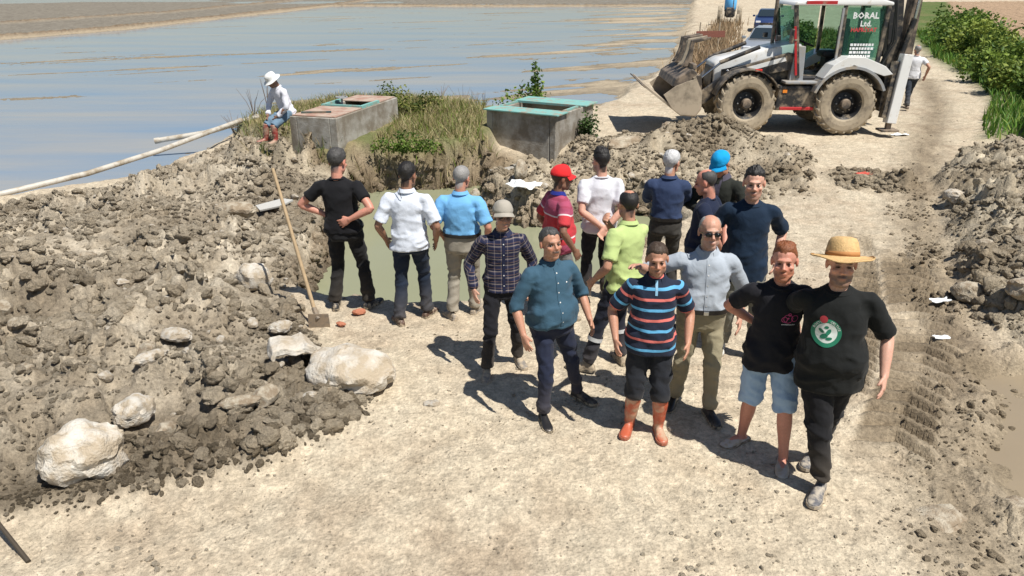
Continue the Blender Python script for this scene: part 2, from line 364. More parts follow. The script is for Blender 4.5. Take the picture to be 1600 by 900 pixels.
def ground_mat(name, rough=.95, b1=.6, b2=.5):
    m, n, b = mat_new(name); L = n.links.new
    at = N(n, 'ShaderNodeAttribute', attribute_name='Col'); tc = N(n, 'ShaderNodeTexCoord')
    a = N(n, 'ShaderNodeTexNoise', Scale=28.0, Detail=5.0, Roughness=.7); L(tc.outputs['Object'], a.inputs['Vector'])
    v = N(n, 'ShaderNodeTexVoronoi', Scale=34.0); L(tc.outputs['Object'], v.inputs['Vector'])
    mr = N(n, 'ShaderNodeMapRange'); mr.inputs['From Min'].default_value = .25; mr.inputs['From Max'].default_value = .75; mr.inputs['To Min'].default_value = .68; mr.inputs['To Max'].default_value = 1.3
    L(a.outputs[0], mr.inputs['Value'])
    a2 = N(n, 'ShaderNodeTexNoise', Scale=7.0, Detail=6.0, Roughness=.72); L(tc.outputs['Object'], a2.inputs['Vector'])
    r2 = N(n, 'ShaderNodeMapRange'); r2.inputs['From Min'].default_value = .3; r2.inputs['From Max'].default_value = .7; r2.inputs['To Min'].default_value = .80; r2.inputs['To Max'].default_value = 1.16; L(a2.outputs[0], r2.inputs['Value'])
    a3 = N(n, 'ShaderNodeTexNoise', Scale=120.0, Detail=2.0); L(tc.outputs['Object'], a3.inputs['Vector'])
    r3 = N(n, 'ShaderNodeMapRange'); r3.inputs['From Min'].default_value = .30; r3.inputs['From Max'].default_value = .45; r3.inputs['To Min'].default_value = .62; r3.inputs['To Max'].default_value = 1.0; L(a3.outputs[0], r3.inputs['Value'])
    k1 = N(n, 'ShaderNodeMath', operation='MULTIPLY'); L(mr.outputs[0], k1.inputs[0]); L(r2.outputs[0], k1.inputs[1]); k2 = N(n, 'ShaderNodeMath', operation='MULTIPLY'); L(k1.outputs[0], k2.inputs[0]); L(r3.outputs[0], k2.inputs[1])
    mx = N(n, 'ShaderNodeMix', data_type='RGBA', blend_type='MULTIPLY'); mx.inputs[0].default_value = 1
    L(at.outputs['Color'], mx.inputs[6]); L(k2.outputs[0], mx.inputs[7])
    L(mx.outputs[2], b.inputs['Base Color']); b.inputs['Roughness'].default_value = rough; b.inputs['Specular IOR Level'].default_value = .15
    bp = N(n, 'ShaderNodeBump', Strength=b1, Distance=.03); L(a.outputs[0], bp.inputs['Height'])
    bq = N(n, 'ShaderNodeBump', Strength=b2, Distance=.012); L(v.outputs['Distance'], bq.inputs['Height']); L(bp.outputs[0], bq.inputs['Normal'])
    L(bq.outputs[0], b.inputs['Normal'])
    return m
GM = ground_mat('earth')
def build_terrain():
    NR, NC = 800, 770
    yy = 2.0 * np.exp(np.linspace(0, math.log(170 / 2.0), NR)); uu = np.linspace(-.9, .9, NC)
    Y, U = np.meshgrid(yy, uu, indexing='ij'); X = U * (Y + 2.4)
    x = X.ravel(); y = Y.ravel(); z, c, m = terrain(x, y, True)
    # undercut and break up the steep faces sideways
    bk = np.exp(-((sdp(x, y, BANK) + .02) / .3) ** 2) * sstep(16.4, 15.6, y) * (x < .3); pk = np.exp(-((sdp(x, y, PIT) - .25) / .3) ** 2)
    q = np.stack([x * 4.5, y * 4.5, z * 9], 1); k = np.clip(bk + .6 * pk, 0, 1)
    x = x + .16 * k * fbm3(q, 3); y = y + .30 * k * fbm3(q + 31, 3)
    idx = np.arange(NR * NC).reshape(NR, NC)
    F = np.stack([idx[:-1, :-1], idx[:-1, 1:], idx[1:, 1:], idx[1:, :-1]], -1).reshape(-1, 4)
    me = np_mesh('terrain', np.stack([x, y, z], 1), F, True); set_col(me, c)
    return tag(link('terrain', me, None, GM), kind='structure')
terr = build_terrain()
# the plain beyond, to the horizon
gm = mat('plain_soil', (.24, .19, .12), rough=.95, var=.3, scale=.06, bump=0, dirt=(.12, .15, .05), dirt_scale=.02)
tag(MB().add([(-3000, -3000, -.75), (3000, -3000, -.75), (3000, 3000, -.75), (-3000, 3000, -.75)], [(0, 1, 2, 3)]).build('ground', gm), kind='structure')

def water_mat(name, col, col2, rough, bump, bscale, mixfac, stretch=(1, 1, 1)):
    """thin muddy water: two mottled base tones under a clear reflecting surface"""
    m, n, b = mat_new(name); L = n.links.new
    tc = N(n, 'ShaderNodeTexCoord'); mp = N(n, 'ShaderNodeMapping'); L(tc.outputs['Object'], mp.inputs['Vector'])
    mp.inputs['Rotation'].default_value = (0, 0, R(-30)); mp.inputs['Scale'].default_value = stretch
    a = N(n, 'ShaderNodeTexNoise', Scale=.35, Detail=6.0, Roughness=.6); L(mp.outputs[0], a.inputs['Vector'])
    r = N(n, 'ShaderNodeMapRange'); r.inputs['From Min'].default_value = .3; r.inputs['From Max'].default_value = .7; r.inputs['To Min'].default_value = .75; r.inputs['To Max'].default_value = 1.25
    L(a.outputs[0], r.inputs['Value'])
    mx = N(n, 'ShaderNodeMix', data_type='RGBA'); r.inputs['To Min'].default_value = 0; r.inputs['To Max'].default_value = 1; L(r.outputs[0], mx.inputs[0]); mx.inputs[6].default_value = (*col, 1); mx.inputs[7].default_value = (*col2, 1)
    L(mx.outputs[2], b.inputs['Base Color']); b.inputs['Roughness'].default_value = rough; b.inputs['IOR'].default_value = 1.33; b.inputs['Specular IOR Level'].default_value = .5
    c = N(n, 'ShaderNodeTexNoise', Scale=bscale, Detail=3.0); L(tc.outputs['Object'], c.inputs['Vector'])
    bp = N(n, 'ShaderNodeBump', Strength=bump, Distance=.02); L(c.outputs[0], bp.inputs['Height']); L(bp.outputs[0], b.inputs['Normal'])
    tr = N(n, 'ShaderNodeBsdfTransparent'); ms = N(n, 'ShaderNodeMixShader'); ms.inputs[0].default_value = mixfac
    L(tr.outputs[0], ms.inputs[1]); L(b.outputs[0], ms.inputs[2]); L(ms.outputs[0], n.nodes['Material Output'].inputs['Surface'])
    return m
def sheet(name, x0, x1, y0, y1, z, m):
    return tag(MB().add([(x0, y0, z), (x1, y0, z), (x1, y1, z), (x0, y1, z)], [(0, 1, 2, 3)]).build(name, m), kind='structure')
PW = [(x, y) for x, y in [(-170, 9)] + [(x + .5 * (1 if x > -8 else 0) , y - .9) for x, y in SHORE[1:-1]] + [(40, 169), (-170, 169)]]
PW = [(-1.2, 19.9) if abs(x + .23) < .01 else (x, y) for x, y in PW]
tag(MB().add([(x, y, PADDY_Z) for x, y in PW], [tuple(range(len(PW)))]).build('paddy_water', water_mat('paddy_water', (.20, .30, .42), (.42, .39, .335), .10, .16, 2.2, .82, (.22, 1.3, 1))), kind='structure')  # blue tone carries painted sky reflection; the other tone is silt
sheet('pit_water', -3.9, 3.4, 7.6, 16.4, PIT_Z, water_mat('pit_water', (.27, .275, .18), (.25, .255, .155), .12, .12, 5, .96))
PUD = [(4.2, 6.9), (4.0, 6.1), (3.6, 5.5), (3.2, 4.95), (3.1, 3.8), (6, 3.3), (9.2, 4.9), (6.4, 6.5), (5.3, 6.9)]
tag(MB().add([(x, y, -.118) for x, y in PUD], [tuple(range(len(PUD)))]).build('puddle', water_mat('puddle_water', (.31, .25, .17), (.27, .215, .145), .16, .1, 6, .9)), kind='structure')
# ================================================================ concrete boxes, pipes, vegetation
CONC = mat('concrete', (.36, .34, .30), rough=.9, var=.22, scale=5, bump=.5, bscale=40, dirt=(.20, .17, .13), dirt_amt=.45, dirt_scale=2.2, dist=.02)
GREENP = mat('green_plate', (.20, .42, .38), rough=.55, var=.12, scale=7, dirt=(.33, .27, .2), dirt_amt=.25, dirt_scale=5, bump=.1)
RUSTP = mat('rusty_plate', (.33, .19, .14), rough=.8, var=.3, scale=9, dirt=(.42, .33, .26), dirt_amt=.45, dirt_scale=4)
DARKG = mat('gate_steel', (.05, .09, .085), rough=.5, dirt=(.2, .15, .1), dirt_amt=.3)
def conc_box(name, label, P0, ang, lx, ly, z0, z1, wall=.16, taper=.0):
    """open concrete box; P0 is the corner nearest the pit, x axis along ang"""
    root = empty(name, (P0[0], P0[1], z0), R(ang), label, 'concrete box')
    h = z1 - z0; t = taper
    def wl(nm, x0, x1, y0, y1, tx0=0, tx1=0, ty0=0, ty1=0):
        n = 10; V = []; b = MB()
        V = [(x0 + tx0, y0 + ty0, 0), (x1 - tx1, y0 + ty0, 0), (x1 - tx1, y1 - ty1, 0), (x0 + tx0, y1 - ty1, 0), (x0, y0, h), (x1, y0, h), (x1, y1, h), (x0, y1, h)]
        b.add(V, [(3, 2, 1, 0), (4, 5, 6, 7), (0, 1, 5, 4), (1, 2, 6, 5), (2, 3, 7, 6), (3, 0, 4, 7)])
        me = b.mesh(nm); bm = bmesh.new(); bm.from_mesh(me); bmesh.ops.bevel(bm, geom=bm.edges[:], offset=.012, segments=1, affect='EDGES'); bm.to_mesh(me); bm.free()
        return link(nm, me, root, CONC)
    wl('wall', 0, lx, 0, wall, t, t, t, t); wl('wall', 0, lx, ly - wall, ly, t, t, 0, 0)
    wl('wall', 0, wall, wall + .001, ly - wall - .001, t, 0); wl('wall', lx - wall, lx, wall + .001, ly - wall - .001, 0, t)
    b = MB(); b.box((lx / 2, ly / 2, h * .3), (lx - 2 * wall - .01, ly - 2 * wall - .01, .06)); b.build('floor_slab', DARKG, root)
    return root
# left box: the long side runs away from the pit (local x away, y to the left)
bl = conc_box('concrete_intake_box', 'weathered concrete box with rusty plate and open hatch beside seated man', (-3.45, 14.6), 74, 2.9, 1.05, -.26, .95)
TOP = 1.21
for x0, x1, m in ((.04, 1.2, RUSTP), (2.05, 2.86, RUSTP)):
    b = MB(); b.box(((x0 + x1) / 2, .525, TOP + .014), (x1 - x0, .96, .022), None, .004); b.build('cover_plate', m, bl)
for yy in (.08, .97):
    b = MB(); b.bar((1.2, yy, TOP + .03), (2.05, yy, TOP + .03), .07, .055); b.build('hatch_rail', GREENP, bl)
b = MB(); b.bar((1.25, .12, TOP + .035), (1.25, .95, TOP + .035), .06, .05); b.build('hatch_rail', GREENP, bl)
b = MB(); b.bar((.45, .35, TOP + .045), (.22, .9, TOP + .045), .05, .03); b.build('loose_bar', DARKG, bl)
b = MB(); b.tube([(1.75, .8, .5), (1.75, .8, TOP + .12)], .02, 8); b.lathe([(.13, 0), (.13, .025), (.11, .025), (.11, 0)], 20, Matrix.Translation((1.75, .8, TOP + .12))); b.bar((1.62, .8, TOP + .13), (1.88, .8, TOP + .13), .02, .02); b.build('gate_wheel', M_('grey_steel', (.4, .4, .4), rough=.5), bl)
# right box
br = conc_box('concrete_outlet_box', 'tall concrete box with pale green metal lids standing at the pit bank', (.95, 16.02), 61, 2.05, 1.75, -.95, .75, taper=.03)
TOP = 1.70
for x0, x1 in ((-.07, .52), (1.42, 2.12)):
    b = MB(); b.box(((x0 + x1) / 2, .86, TOP + .02), (x1 - x0, 1.86, .03), None, .005); b.build('lid', GREENP, br)
b = MB(); b.bar((1.30, .0, TOP + .03), (1.30, 1.75, TOP + .03), .05, .05); b.build('hatch_rail', GREENP, br)
for yy in (.08, 1.66):
    b = MB(); b.bar((.52, yy, TOP + .025), (1.28, yy, TOP + .025), .06, .04); b.build('hatch_rail', GREENP, br)

# ---------------------------------------------------------------- pipes, shovel, litter
PVC = mat('pale_pvc', (.52, .49, .43), rough=.5, var=.15, scale=3, dirt=(.3, .25, .18), dirt_amt=.35, dirt_scale=3)
def pipe(name, label, pts, r, m, cat='pipe', hollow=False):
    root = empty(name, pts[0], 0, label, cat); P = [Vector(p) - Vector(pts[0]) for p in pts]
    b = MB(); b.tube(P, r, 16, not hollow); 
    if hollow: b.tube(P[::-1], r * .82, 16, False)
    o = b.build('barrel', m, root, True)
    d = (P[1] - P[0]).normalized(); e = (P[-1] - P[-2]).normalized()
    for q, dd in ((P[0], d), (P[-1], -e)):
        b = MB(); b.tube([q - dd * .012, q + dd * .10], r * 1.14, 16, not hollow); b.build('socket', m, root, True)
    return root
def on(x, y, dz): return (x, y, tz(x, y) + dz)
pipe('water_pipe', 'long pale pipe sloping from the paddy up onto the spoil heap', [(-9.9, 11.6, -.05), (-9.0, 12.3, .02), (-8.0, 13.6, .10), (-7.3, 15.1, .20), (-6.7, 16.6, .34), (-6.35, 17.4, .42)], .052, PVC)
pipe('water_pipe', 'short white pipe lying flat over the paddy edge', [(-8.25, 17.0, .02), (-7.2, 17.35, .14), (-6.0, 17.7, .46)], .06, PVC)
pipe('concrete_pipe', 'broken grey concrete pipe stub lying below the tall box', [(-.42, 14.55, -.27), (.12, 14.85, -.22)], .19, CONC, hollow=True)
pipe('drain_pipe', 'grey pipe resting on the green verge behind the right spoil heap', [(13.2, 18.6, .55), (12.6, 17.9, .60), (11.9, 16.6, .64), (11.5, 15.2, .66)], .15, PVC, hollow=True)
WOOD = mat('ash_handle', (.40, .29, .17), rough=.7, var=.25, scale=14)
root = empty('shovel', (-2.09, 7.2, tz(-2.09, 7.2)), 0, 'long-handled shovel stuck upright in the spoil at the pit edge', 'shovel')
tip = Vector((-.47, .55, 1.62)); d = tip.normalized()
b = MB(); b.tube([d * .12, d * .6, d * 1.2, tip], [.022, .021, .019, .018], 10); b.build('handle', WOOD, root, True)
b = MB(); b.prism([(-.11, .16), (.11, .16), (.12, -.06), (.05, -.16), (0, -.19), (-.05, -.16), (-.12, -.06)], 'y', -.006, .006, .002); b.tube([(0, 0, .1), tuple(d * .22)], .03, 8); b.build('blade', M_('muddy_steel', (.14, .12, .10), rough=.7, dirt=(.25, .19, .13), dirt_amt=.6, dirt_scale=12), root)
b = MB(); b.tube([on(-3.75, 4.15, .28), on(-3.45, 3.95, .13), on(-3.17, 3.75, .012)], [.014, .014, .016], 8)
tag(b.build('stick', mat('dark_stick', (.055, .042, .028), rough=.8)), 'thin dark stick poking onto the dirt road below the spoil heap', 'stick')
WHITE_L = mat('white_plastic', (.72, .73, .72), rough=.45, var=.05)
def litter(name, label, x, y, dz, sx, sy, rz, m, cat='litter'):
    bm = bmesh.new(); bmesh.ops.create_grid(bm, x_segments=8, y_segments=6, size=.5)
    for v in bm.verts:
        q = np.array([[v.co.x * 4 + x * 3, v.co.y * 4 + y, 0.3]]); v.co.z = .22 * float(fbm3(q, 2)[0]) + .04; v.co.x *= 1 + .2 * float(vn3(q * 2)[0])
    bmesh.ops.scale(bm, vec=(sx, sy, min(sx, sy)), verts=bm.verts)
    bmesh.ops.solidify(bm, geom=bm.faces[:], thickness=.006)
    me = bpy.data.meshes.new(name); bm.to_mesh(me); bm.free(); o = link(name, me, None, m); o.location = (x, y, tz(x, y) + dz); o.rotation_euler = (0, 0, R(rz)); tag(o, label, cat); return o
litter('plastic_sack', 'crumpled white plastic sack lying in the mud by the pit water', .22, 12.75, .10, .55, .42, -40, WHITE_L)
litter('paper_scrap', 'white paper scrap lying on the road behind the digger', 9.35, 17.8, .03, .42, .22, 5, WHITE_L)
litter('paper_scrap', 'small white scrap beside the tyre track near the right spoil heap', 4.93, 7.75, .04, .22, .1, 10, WHITE_L)
litter('paper_scrap', 'tiny white scrap on the broken soil above the tyre track', 4.46, 6.85, .03, .16, .08, 0, WHITE_L)
litter('red_cloth', 'red cloth scrap on the low brown heap in the road', 6.55, 13.45, .06, .3, .2, 30, mat('red_rag', (.5, .08, .05)), 'cloth')
b = MB(); b.prism([(-.55, .2), (.3, .27), (.6, .0), (.2, -.22), (-.45, -.2)], 'z', 0, .03, .004); o = b.build('foil_sheet', mat('pale_board', (.45, .44, .41))); o.scale = (.5, .5, 1); o.location = (-3.75, 11.2, tz(-3.75, 11.2) + .1); o.rotation_euler = (R(10), R(-8), R(20)); tag(o, 'pale flat board half buried in the heap beside the black-clad man', 'board')

# ---------------------------------------------------------------- stones
ROCKM = [mat('pale_stone', (.60, .565, .50), rough=.9, var=.2, scale=7, bump=.8, bscale=30, dirt=(.40, .33, .24), dirt_amt=.5, dirt_scale=3.5, dist=.02),
         mat('grey_stone', (.44, .385, .295), rough=.95, var=.2, scale=7, bump=.8, bscale=30, dirt=(.26, .2, .135), dirt_amt=.45, dirt_scale=4, dist=.02),
         mat('mud_clod', (.25, .195, .13), rough=.97, var=.25, scale=9, bump=.8, bscale=30, dist=.02),
         mat('brick_red', (.42, .16, .09), rough=.9, var=.2, scale=12, bump=.5)]
def rock_mesh(seed, sub=3, sharp=.5, sq=(1, 1, .7)):
    bm = bmesh.new(); bmesh.ops.create_icosphere(bm, subdivisions=sub, radius=.5)
    V = np.array([v.co[:] for v in bm.verts]); rg = np.random.default_rng(seed)
    for i in range(9):                                      # broken faces
        d = rg.normal(size=3); d /= np.linalg.norm(d); k = .34 + .14 * rg.random(); t = V @ d; V = V - np.outer(np.maximum(t - k, 0) * sharp * 1.7, d)
    n = fbm3(V * 4 + seed * 3.1, 3); V = V * (1 + .26 * n[:, None]) + .035 * fbm3(V * 14 + seed, 2)[:, None] * V / .5; V = V * np.array(sq)
    for v, c in zip(bm.verts, V): v.co = c
    me = bpy.data.meshes.new('stone'); bm.to_mesh(me); bm.free(); me.polygons.foreach_set('use_smooth', np.ones(len(me.polygons), dtype=bool))
    try: me.set_sharp_from_angle(angle=R(28))
    except Exception: pass
    return me
def stone(label, x, y, size, rz=0, m=0, seed=0, dz=0, sq=(1, 1, .7), tilt=(0, 0), name='stone', cat='stone', sub=4, sharp=.45):
    me = rock_mesh(seed, sub, sharp, sq); o = link(name, me, None, ROCKM[m]); o.scale = (size,) * 3
    o.location = (x, y, tz(x, y) + dz + size * sq[2] * .22); o.rotation_euler = (R(tilt[0]), R(tilt[1]), R(rz)); return tag(o, label, cat)
stone('white wedge-shaped concrete lump standing on the heap left of the shovel', -3.06, 8.07, .40, 20, 0, 1, .06, (1, .7, .95), (0, 8), 'concrete_lump', 'concrete')
stone('biggest whitish rounded boulder low on the left spoil heap', -3.22, 4.62, .56, 30, 0, 2, .05, (1.05, .85, .82), sharp=.2, name='boulder', cat='boulder')
stone('oval white boulder higher up beside the biggest whitish boulder', -3.13, 5.22, .33, 70, 0, 3, .06, (1.1, .85, .8), sharp=.2, name='boulder', cat='boulder')
stone('large pale flat-topped concrete lump half buried at the edge of the road', -1.50, 5.93, .74, -12, 0, 4, .0, (1.15, .86, .62), sharp=.25, name='concrete_lump', cat='concrete')
stone('small white flat stone lying alone on the road by the large concrete lump', -.71, 5.63, .15, 10, 0, 5, -.01, (1.1, .7, .4))
stone('thin whitish stone lying on the heap slope above the dark soil edge', -2.29, 5.32, .26, 15, 1, 6, .05, (1.3, .5, .45))
stone('dark-edged slab stone in the far part of the left spoil heap', -4.12, 10.5, .50, 0, 1, 7, .10, (1.2, .7, .5))
stone('long tilted white stone in the middle of the left spoil heap', -3.32, 5.97, .24, 50, 0, 8, .08, (1.4, .6, .5))
stone('white stone just above the long tilted white stone', -3.28, 6.45, .24, -10, 0, 9, .08, (1.3, .8, .6))
stone('small white stone right of the long tilted white stone', -3.0, 6.08, .13, 0, 0, 10, .07)
stone('whitish stone lying between the shovel blade and the hollow slab', -2.42, 6.92, .22, 15, 0, 11, .07, (1.2, .8, .6))
stone('pale stone embedded in the churned soil below the tyre track', 3.03, 4.2, .42, 10, 1, 12, -.12, (1.3, .9, .5))
stone('pale crumbly stone at the lower edge of the wet trough', 3.62, 4.27, .34, 0, 1, 13, -.08, (1.4, .8, .5))
stone('pale grey stone on the left flank of the right spoil heap', 7.2, 11.6, .34, 0, 0, 14, .06)
stone('rounded brownish stone at the foot of the right spoil heap', 5.3, 7.85, .36, 30, 1, 15, .05)
stone('large pale stone above the dark hollow of the right spoil heap', 5.6, 7.35, .44, 0, 1, 16, .08, (1.1, .8, .6))
stone('tall whitish lump on the spoil ridge before the digger wheel', 3.55, 16.4, .75, 0, 1, 17, .0, (1, .8, .75), name='concrete_lump', cat='concrete')
stone('pale long slab on the spoil ridge behind the white T-shirt', 2.35, 15.0, .7, 35, 1, 18, .05, (1.5, .5, .4))
stone('white pebble beside the orange boots', 1.33, 5.22, .06, 0, 0, 19, 0)
stone('upright whitish shard at the foot of the grassy bank', -.75, 14.5, .34, 20, 0, 20, .12, (.6, .4, 1.3))
stone('flat pale slab in the mud beside the plastic sack', -.1, 12.85, .42, 15, 1, 21, .06, (1.2, .8, .4))
stone('pale pointed slab leaning in the mud above the plastic sack', .16, 13.25, .38, 50, 1, 22, .10, (.8, .5, 1.0))
stone('red brick fragment by the shovel at the pit edge', -1.72, 7.52, .13, 20, 3, 23, .02, (1.2, .7, .6), name='brick_fragment', cat='brick')
stone('orange brick fragment lying below the shovel blade', -1.86, 7.22, .10, -30, 3, 24, .02, (1.2, .7, .6), name='brick_fragment', cat='brick')
stone('reddish clay lump standing on the ridge by the front wheel', 4.15, 16.35, .36, 0, 3, 25, .16, (.7, .6, 1.0))
# broken slab standing as a little arch, dark hollow under it
def hollow_slab():
    b = MB(); pts = []
    for i in range(9):
        a = math.pi * (.04 + .80 * i / 8); rr = .29 + .03 * math.sin(i * 2.1)
        pts.append((rr * math.cos(a) * 1.05, rr * math.sin(a) * .95))
    inn = [(x * .80, z * .74) for x, z in pts]
    poly = pts + inn[::-1]; b.prism(poly, 'y', -.16, .20, .012)
    me = b.mesh('slab'); bm = bmesh.new(); bm.from_mesh(me); bmesh.ops.triangulate(bm, faces=bm.faces[:]); bmesh.ops.subdivide_edges(bm, edges=bm.edges[:], cuts=2, use_grid_fill=True); bm.to_mesh(me); bm.free()
    v = getv(me); v = v + .03 * np.stack([fbm3(v * 7, 3), fbm3(v * 7 + 9, 3), fbm3(v * 7 + 21, 3)], 1); setv(me, v)
    o = link('broken_slab', me, None, ROCKM[0]); o.location = (-2.08, 6.15, tz(-2.08, 6.15) - .05); o.rotation_euler = (R(-4), R(14), R(24)); tag(o, 'broken white concrete shell with dark hollow beside the flat-topped lump', 'concrete')
def getv(me):
    a = np.empty(len(me.vertices) * 3, np.float32); me.vertices.foreach_get('co', a); return a.reshape(-1, 3).astype(float)
def setv(me, v): me.vertices.foreach_set('co', np.ascontiguousarray(v, dtype=np.float32).ravel()); me.update()
hollow_slab()
# ---- countable middling stones, sharing a few meshes
rg = np.random.default_rng(5)
SM = [rock_mesh(40 + i, 2, .6, (1, .8, .62)) for i in range(7)]
for me in SM: me.materials.append(ROCKM[0])
SM2 = [rock_mesh(60 + i, 2, .6, (1, .85, .7)) for i in range(7)]
for me in SM2: me.materials.append(ROCKM[1])
def strew(n, box, key, label, group, smin, smax, meshes, name='stone', cat='stone', dz=.3, thr=.6):
    k = 0; it = 0
    X = rg.uniform(box[0], box[1], 6000); Y = rg.uniform(box[2], box[3], 6000); z, c, m = terrain(X, Y, True)
    for i in range(6000):
        if k >= n: break
        if m[key][i] < thr or m['pit'][i] > .3: continue
        if Y[i] < 5.2 and abs(X[i] + 3.2) < .4: continue
        s = smin * (smax / smin) ** (rg.random() ** 2.2); o = link(name, meshes[int(rg.integers(len(meshes)))])
        o.location = (X[i], Y[i], z[i] + s * dz * .4); o.scale = (s, s, s * rg.uniform(.7, 1.1)); o.rotation_euler = (rg.normal() * .3, rg.normal() * .3, rg.random() * 6.28)
        tag(o, label, cat, group); k += 1
strew(85, (-6.5, -1.2, 4.1, 12), 'mL', 'pale stone scattered in the left spoil heap', 'pale stones in the left spoil heap', .06, .24, SM)
strew(55, (-6.5, -1.2, 4.1, 15), 'mL', 'grey earthy lump scattered in the left spoil heap', 'earthy lumps in the left spoil heap', .09, .26, SM2, 'clod', 'clod')
strew(60, (5, 12, 5.9, 17), 'mR', 'earthy lump scattered in the right spoil heap', 'earthy lumps in the right spoil heap', .10, .36, SM2, 'clod', 'clod')
strew(28, (.3, 6, 12.8, 16.6), 'mH', 'pale stone strewn on the spoil ridge beyond the pit', 'pale stones on the ridge beyond the pit', .07, .26, SM)
# ---- uncountable clods of soil and gravel: geometry-node scatter on the slopes
def clod_mat(name, bump=.9):
    m, n, b = mat_new(name); L = n.links.new
    at = N(n, 'ShaderNodeAttribute', attribute_name='Col'); at.attribute_type = 'INSTANCER'; tc = N(n, 'ShaderNodeTexCoord')
    a = N(n, 'ShaderNodeTexNoise', Scale=4.0, Detail=5.0, Roughness=.7); L(tc.outputs['Object'], a.inputs['Vector'])
    r = N(n, 'ShaderNodeMapRange'); r.inputs['From Min'].default_value = .3; r.inputs['From Max'].default_value = .7; r.inputs['To Min'].default_value = .7; r.inputs['To Max'].default_value = 1.28; L(a.outputs[0], r.inputs['Value'])
    mx = N(n, 'ShaderNodeMix', data_type='RGBA', blend_type='MULTIPLY'); mx.inputs[0].default_value = 1; L(at.outputs['Color'], mx.inputs[6]); L(r.outputs[0], mx.inputs[7]); L(mx.outputs[2], b.inputs['Base Color'])
    b.inputs['Roughness'].default_value = .96; b.inputs['Specular IOR Level'].default_value = .12
    bp = N(n, 'ShaderNodeBump', Strength=bump, Distance=.12); L(a.outputs[0], bp.inputs['Height']); L(bp.outputs[0], b.inputs['Normal']); return m
CLODM = clod_mat('clod_soil')
CLODS = bpy.data.collections.new('clod_shapes')
for q in range(9):
    bm = bmesh.new(); bmesh.ops.create_icosphere(bm, subdivisions=4 if q < 5 else 3, radius=.5); V = np.array([v.co[:] for v in bm.verts]); rg_ = np.random.default_rng(q)
    for i in range(6):
        d = rg_.normal(size=3); d /= np.linalg.norm(d); k = .30 + .14 * rg_.random(); t = V @ d; V = V - np.outer(np.maximum(t - k, 0) * .9, d)
    bil = 1 - np.abs(fbm3(V * 3.4 + q * 5.3, 3)) * 2.2
    V = V * (1 + .42 * fbm3(V * 2.2 + q * 7.7, 2) - .20 * (1 - np.abs(fbm3(V * 6 + q, 2)) * 3).clip(0, 1) + .10 * bil)[:, None] * np.array((1.1, .85 + .1 * (q % 3), .72))
    for v, c in zip(bm.verts, V): v.co = c
    me = bpy.data.meshes.new('clod_shape'); bm.to_mesh(me); bm.free(); me.materials.append(CLODM); me.polygons.foreach_set('use_smooth', np.ones(len(me.polygons), dtype=bool))
    CLODS.objects.link(bpy.data.objects.new('clod_shape', me))
def scatter_group():
    g = bpy.data.node_groups.new('scatter', 'GeometryNodeTree'); g.interface.new_socket('Geometry', in_out='INPUT', socket_type='NodeSocketGeometry'); g.interface.new_socket('Geometry', in_out='OUTPUT', socket_type='NodeSocketGeometry')
    n = g.nodes; L = g.links.new; gi = n.new('NodeGroupInput'); go = n.new('NodeGroupOutput'); ip = n.new('GeometryNodeInstanceOnPoints'); ci = n.new('GeometryNodeCollectionInfo')
    ci.inputs['Collection'].default_value = CLODS; ci.inputs['Separate Children'].default_value = True; ci.inputs['Reset Children'].default_value = True
    def na(nm, dt): x = n.new('GeometryNodeInputNamedAttribute'); x.data_type = dt; x.inputs['Name'].default_value = nm; return x.outputs[0]
    ip.inputs['Pick Instance'].default_value = True; L(gi.outputs[0], ip.inputs['Points']); L(ci.outputs[0], ip.inputs['Instance']); L(na('idx', 'INT'), ip.inputs['Instance Index']); L(na('rot', 'FLOAT_VECTOR'), ip.inputs['Rotation']); L(na('sc', 'FLOAT_VECTOR'), ip.inputs['Scale']); L(ip.outputs[0], go.inputs[0]); return g
SG = scatter_group()
def crumbs(name, label, n, box, key, smin, smax, col1, col2, seed, sink=.42, pw=3.0, thr=.25, cat='soil', extra=None, own=.4, clump=True):
    r_ = np.random.default_rng(seed); X = r_.uniform(box[0], box[1], n * 5); Y = r_.uniform(box[2], box[3], n * 5)
    if key == 'near': Y = box[2] * (box[3] / box[2]) ** r_.random(n * 5); X = r_.uniform(-.85, .85, n * 5) * (Y + 1)
    z, c, m = terrain(X, Y, True)
    w_ = m['road'] if key == 'near' else m[key]
    keep = (r_.random(n * 5) < w_) & (w_ > thr) & (m['pit'] < .95 if key != 'pit' else True)
    if clump: keep &= r_.random(n * 5) < np.clip(.55 + 1.3 * fbm(X * 1.3, Y * 1.3, 3, 6), .12, 1)
    if extra is not None: keep &= extra(X, Y, z)
    keep = np.where(keep)[0][:n]; N_ = len(keep)
    big = np.clip(.6 + 1.1 * fbm(X[keep] * .9 + 4, Y[keep] * .9, 2, 4), .25, 1.2) if clump else 1
    s = smin + (smax - smin) * (r_.random(N_) ** pw) * big
    me = bpy.data.meshes.new(name); me.vertices.add(N_); me.vertices.foreach_set('co', np.stack([X[keep], Y[keep], z[keep] + s * (.5 - sink) * .6], 1).astype(np.float32).ravel())
    sc = s[:, None] * r_.uniform(.7, 1.25, (N_, 3)); set_vec(me, sc, 'sc'); set_vec(me, np.stack([r_.normal(size=N_) * .5, r_.normal(size=N_) * .5, r_.random(N_) * 6.283], 1), 'rot')
    a = me.attributes.new('idx', 'INT', 'POINT'); a.data.foreach_set('value', r_.integers(0, 9, N_).astype(np.int32))
    t = r_.random(N_)[:, None]; cc = (np.array(col1) * (1 - t) + np.array(col2) * t) * own + c[keep] * (1 - own); set_col(me, cc * 1.3)
    o = link(name, me); md = o.modifiers.new('scatter', 'NODES'); md.node_group = SG
    return tag(o, label, cat, kind='stuff')
fan = lambda X, Y, z: np.abs(X) < .8 * (Y + 1.5)
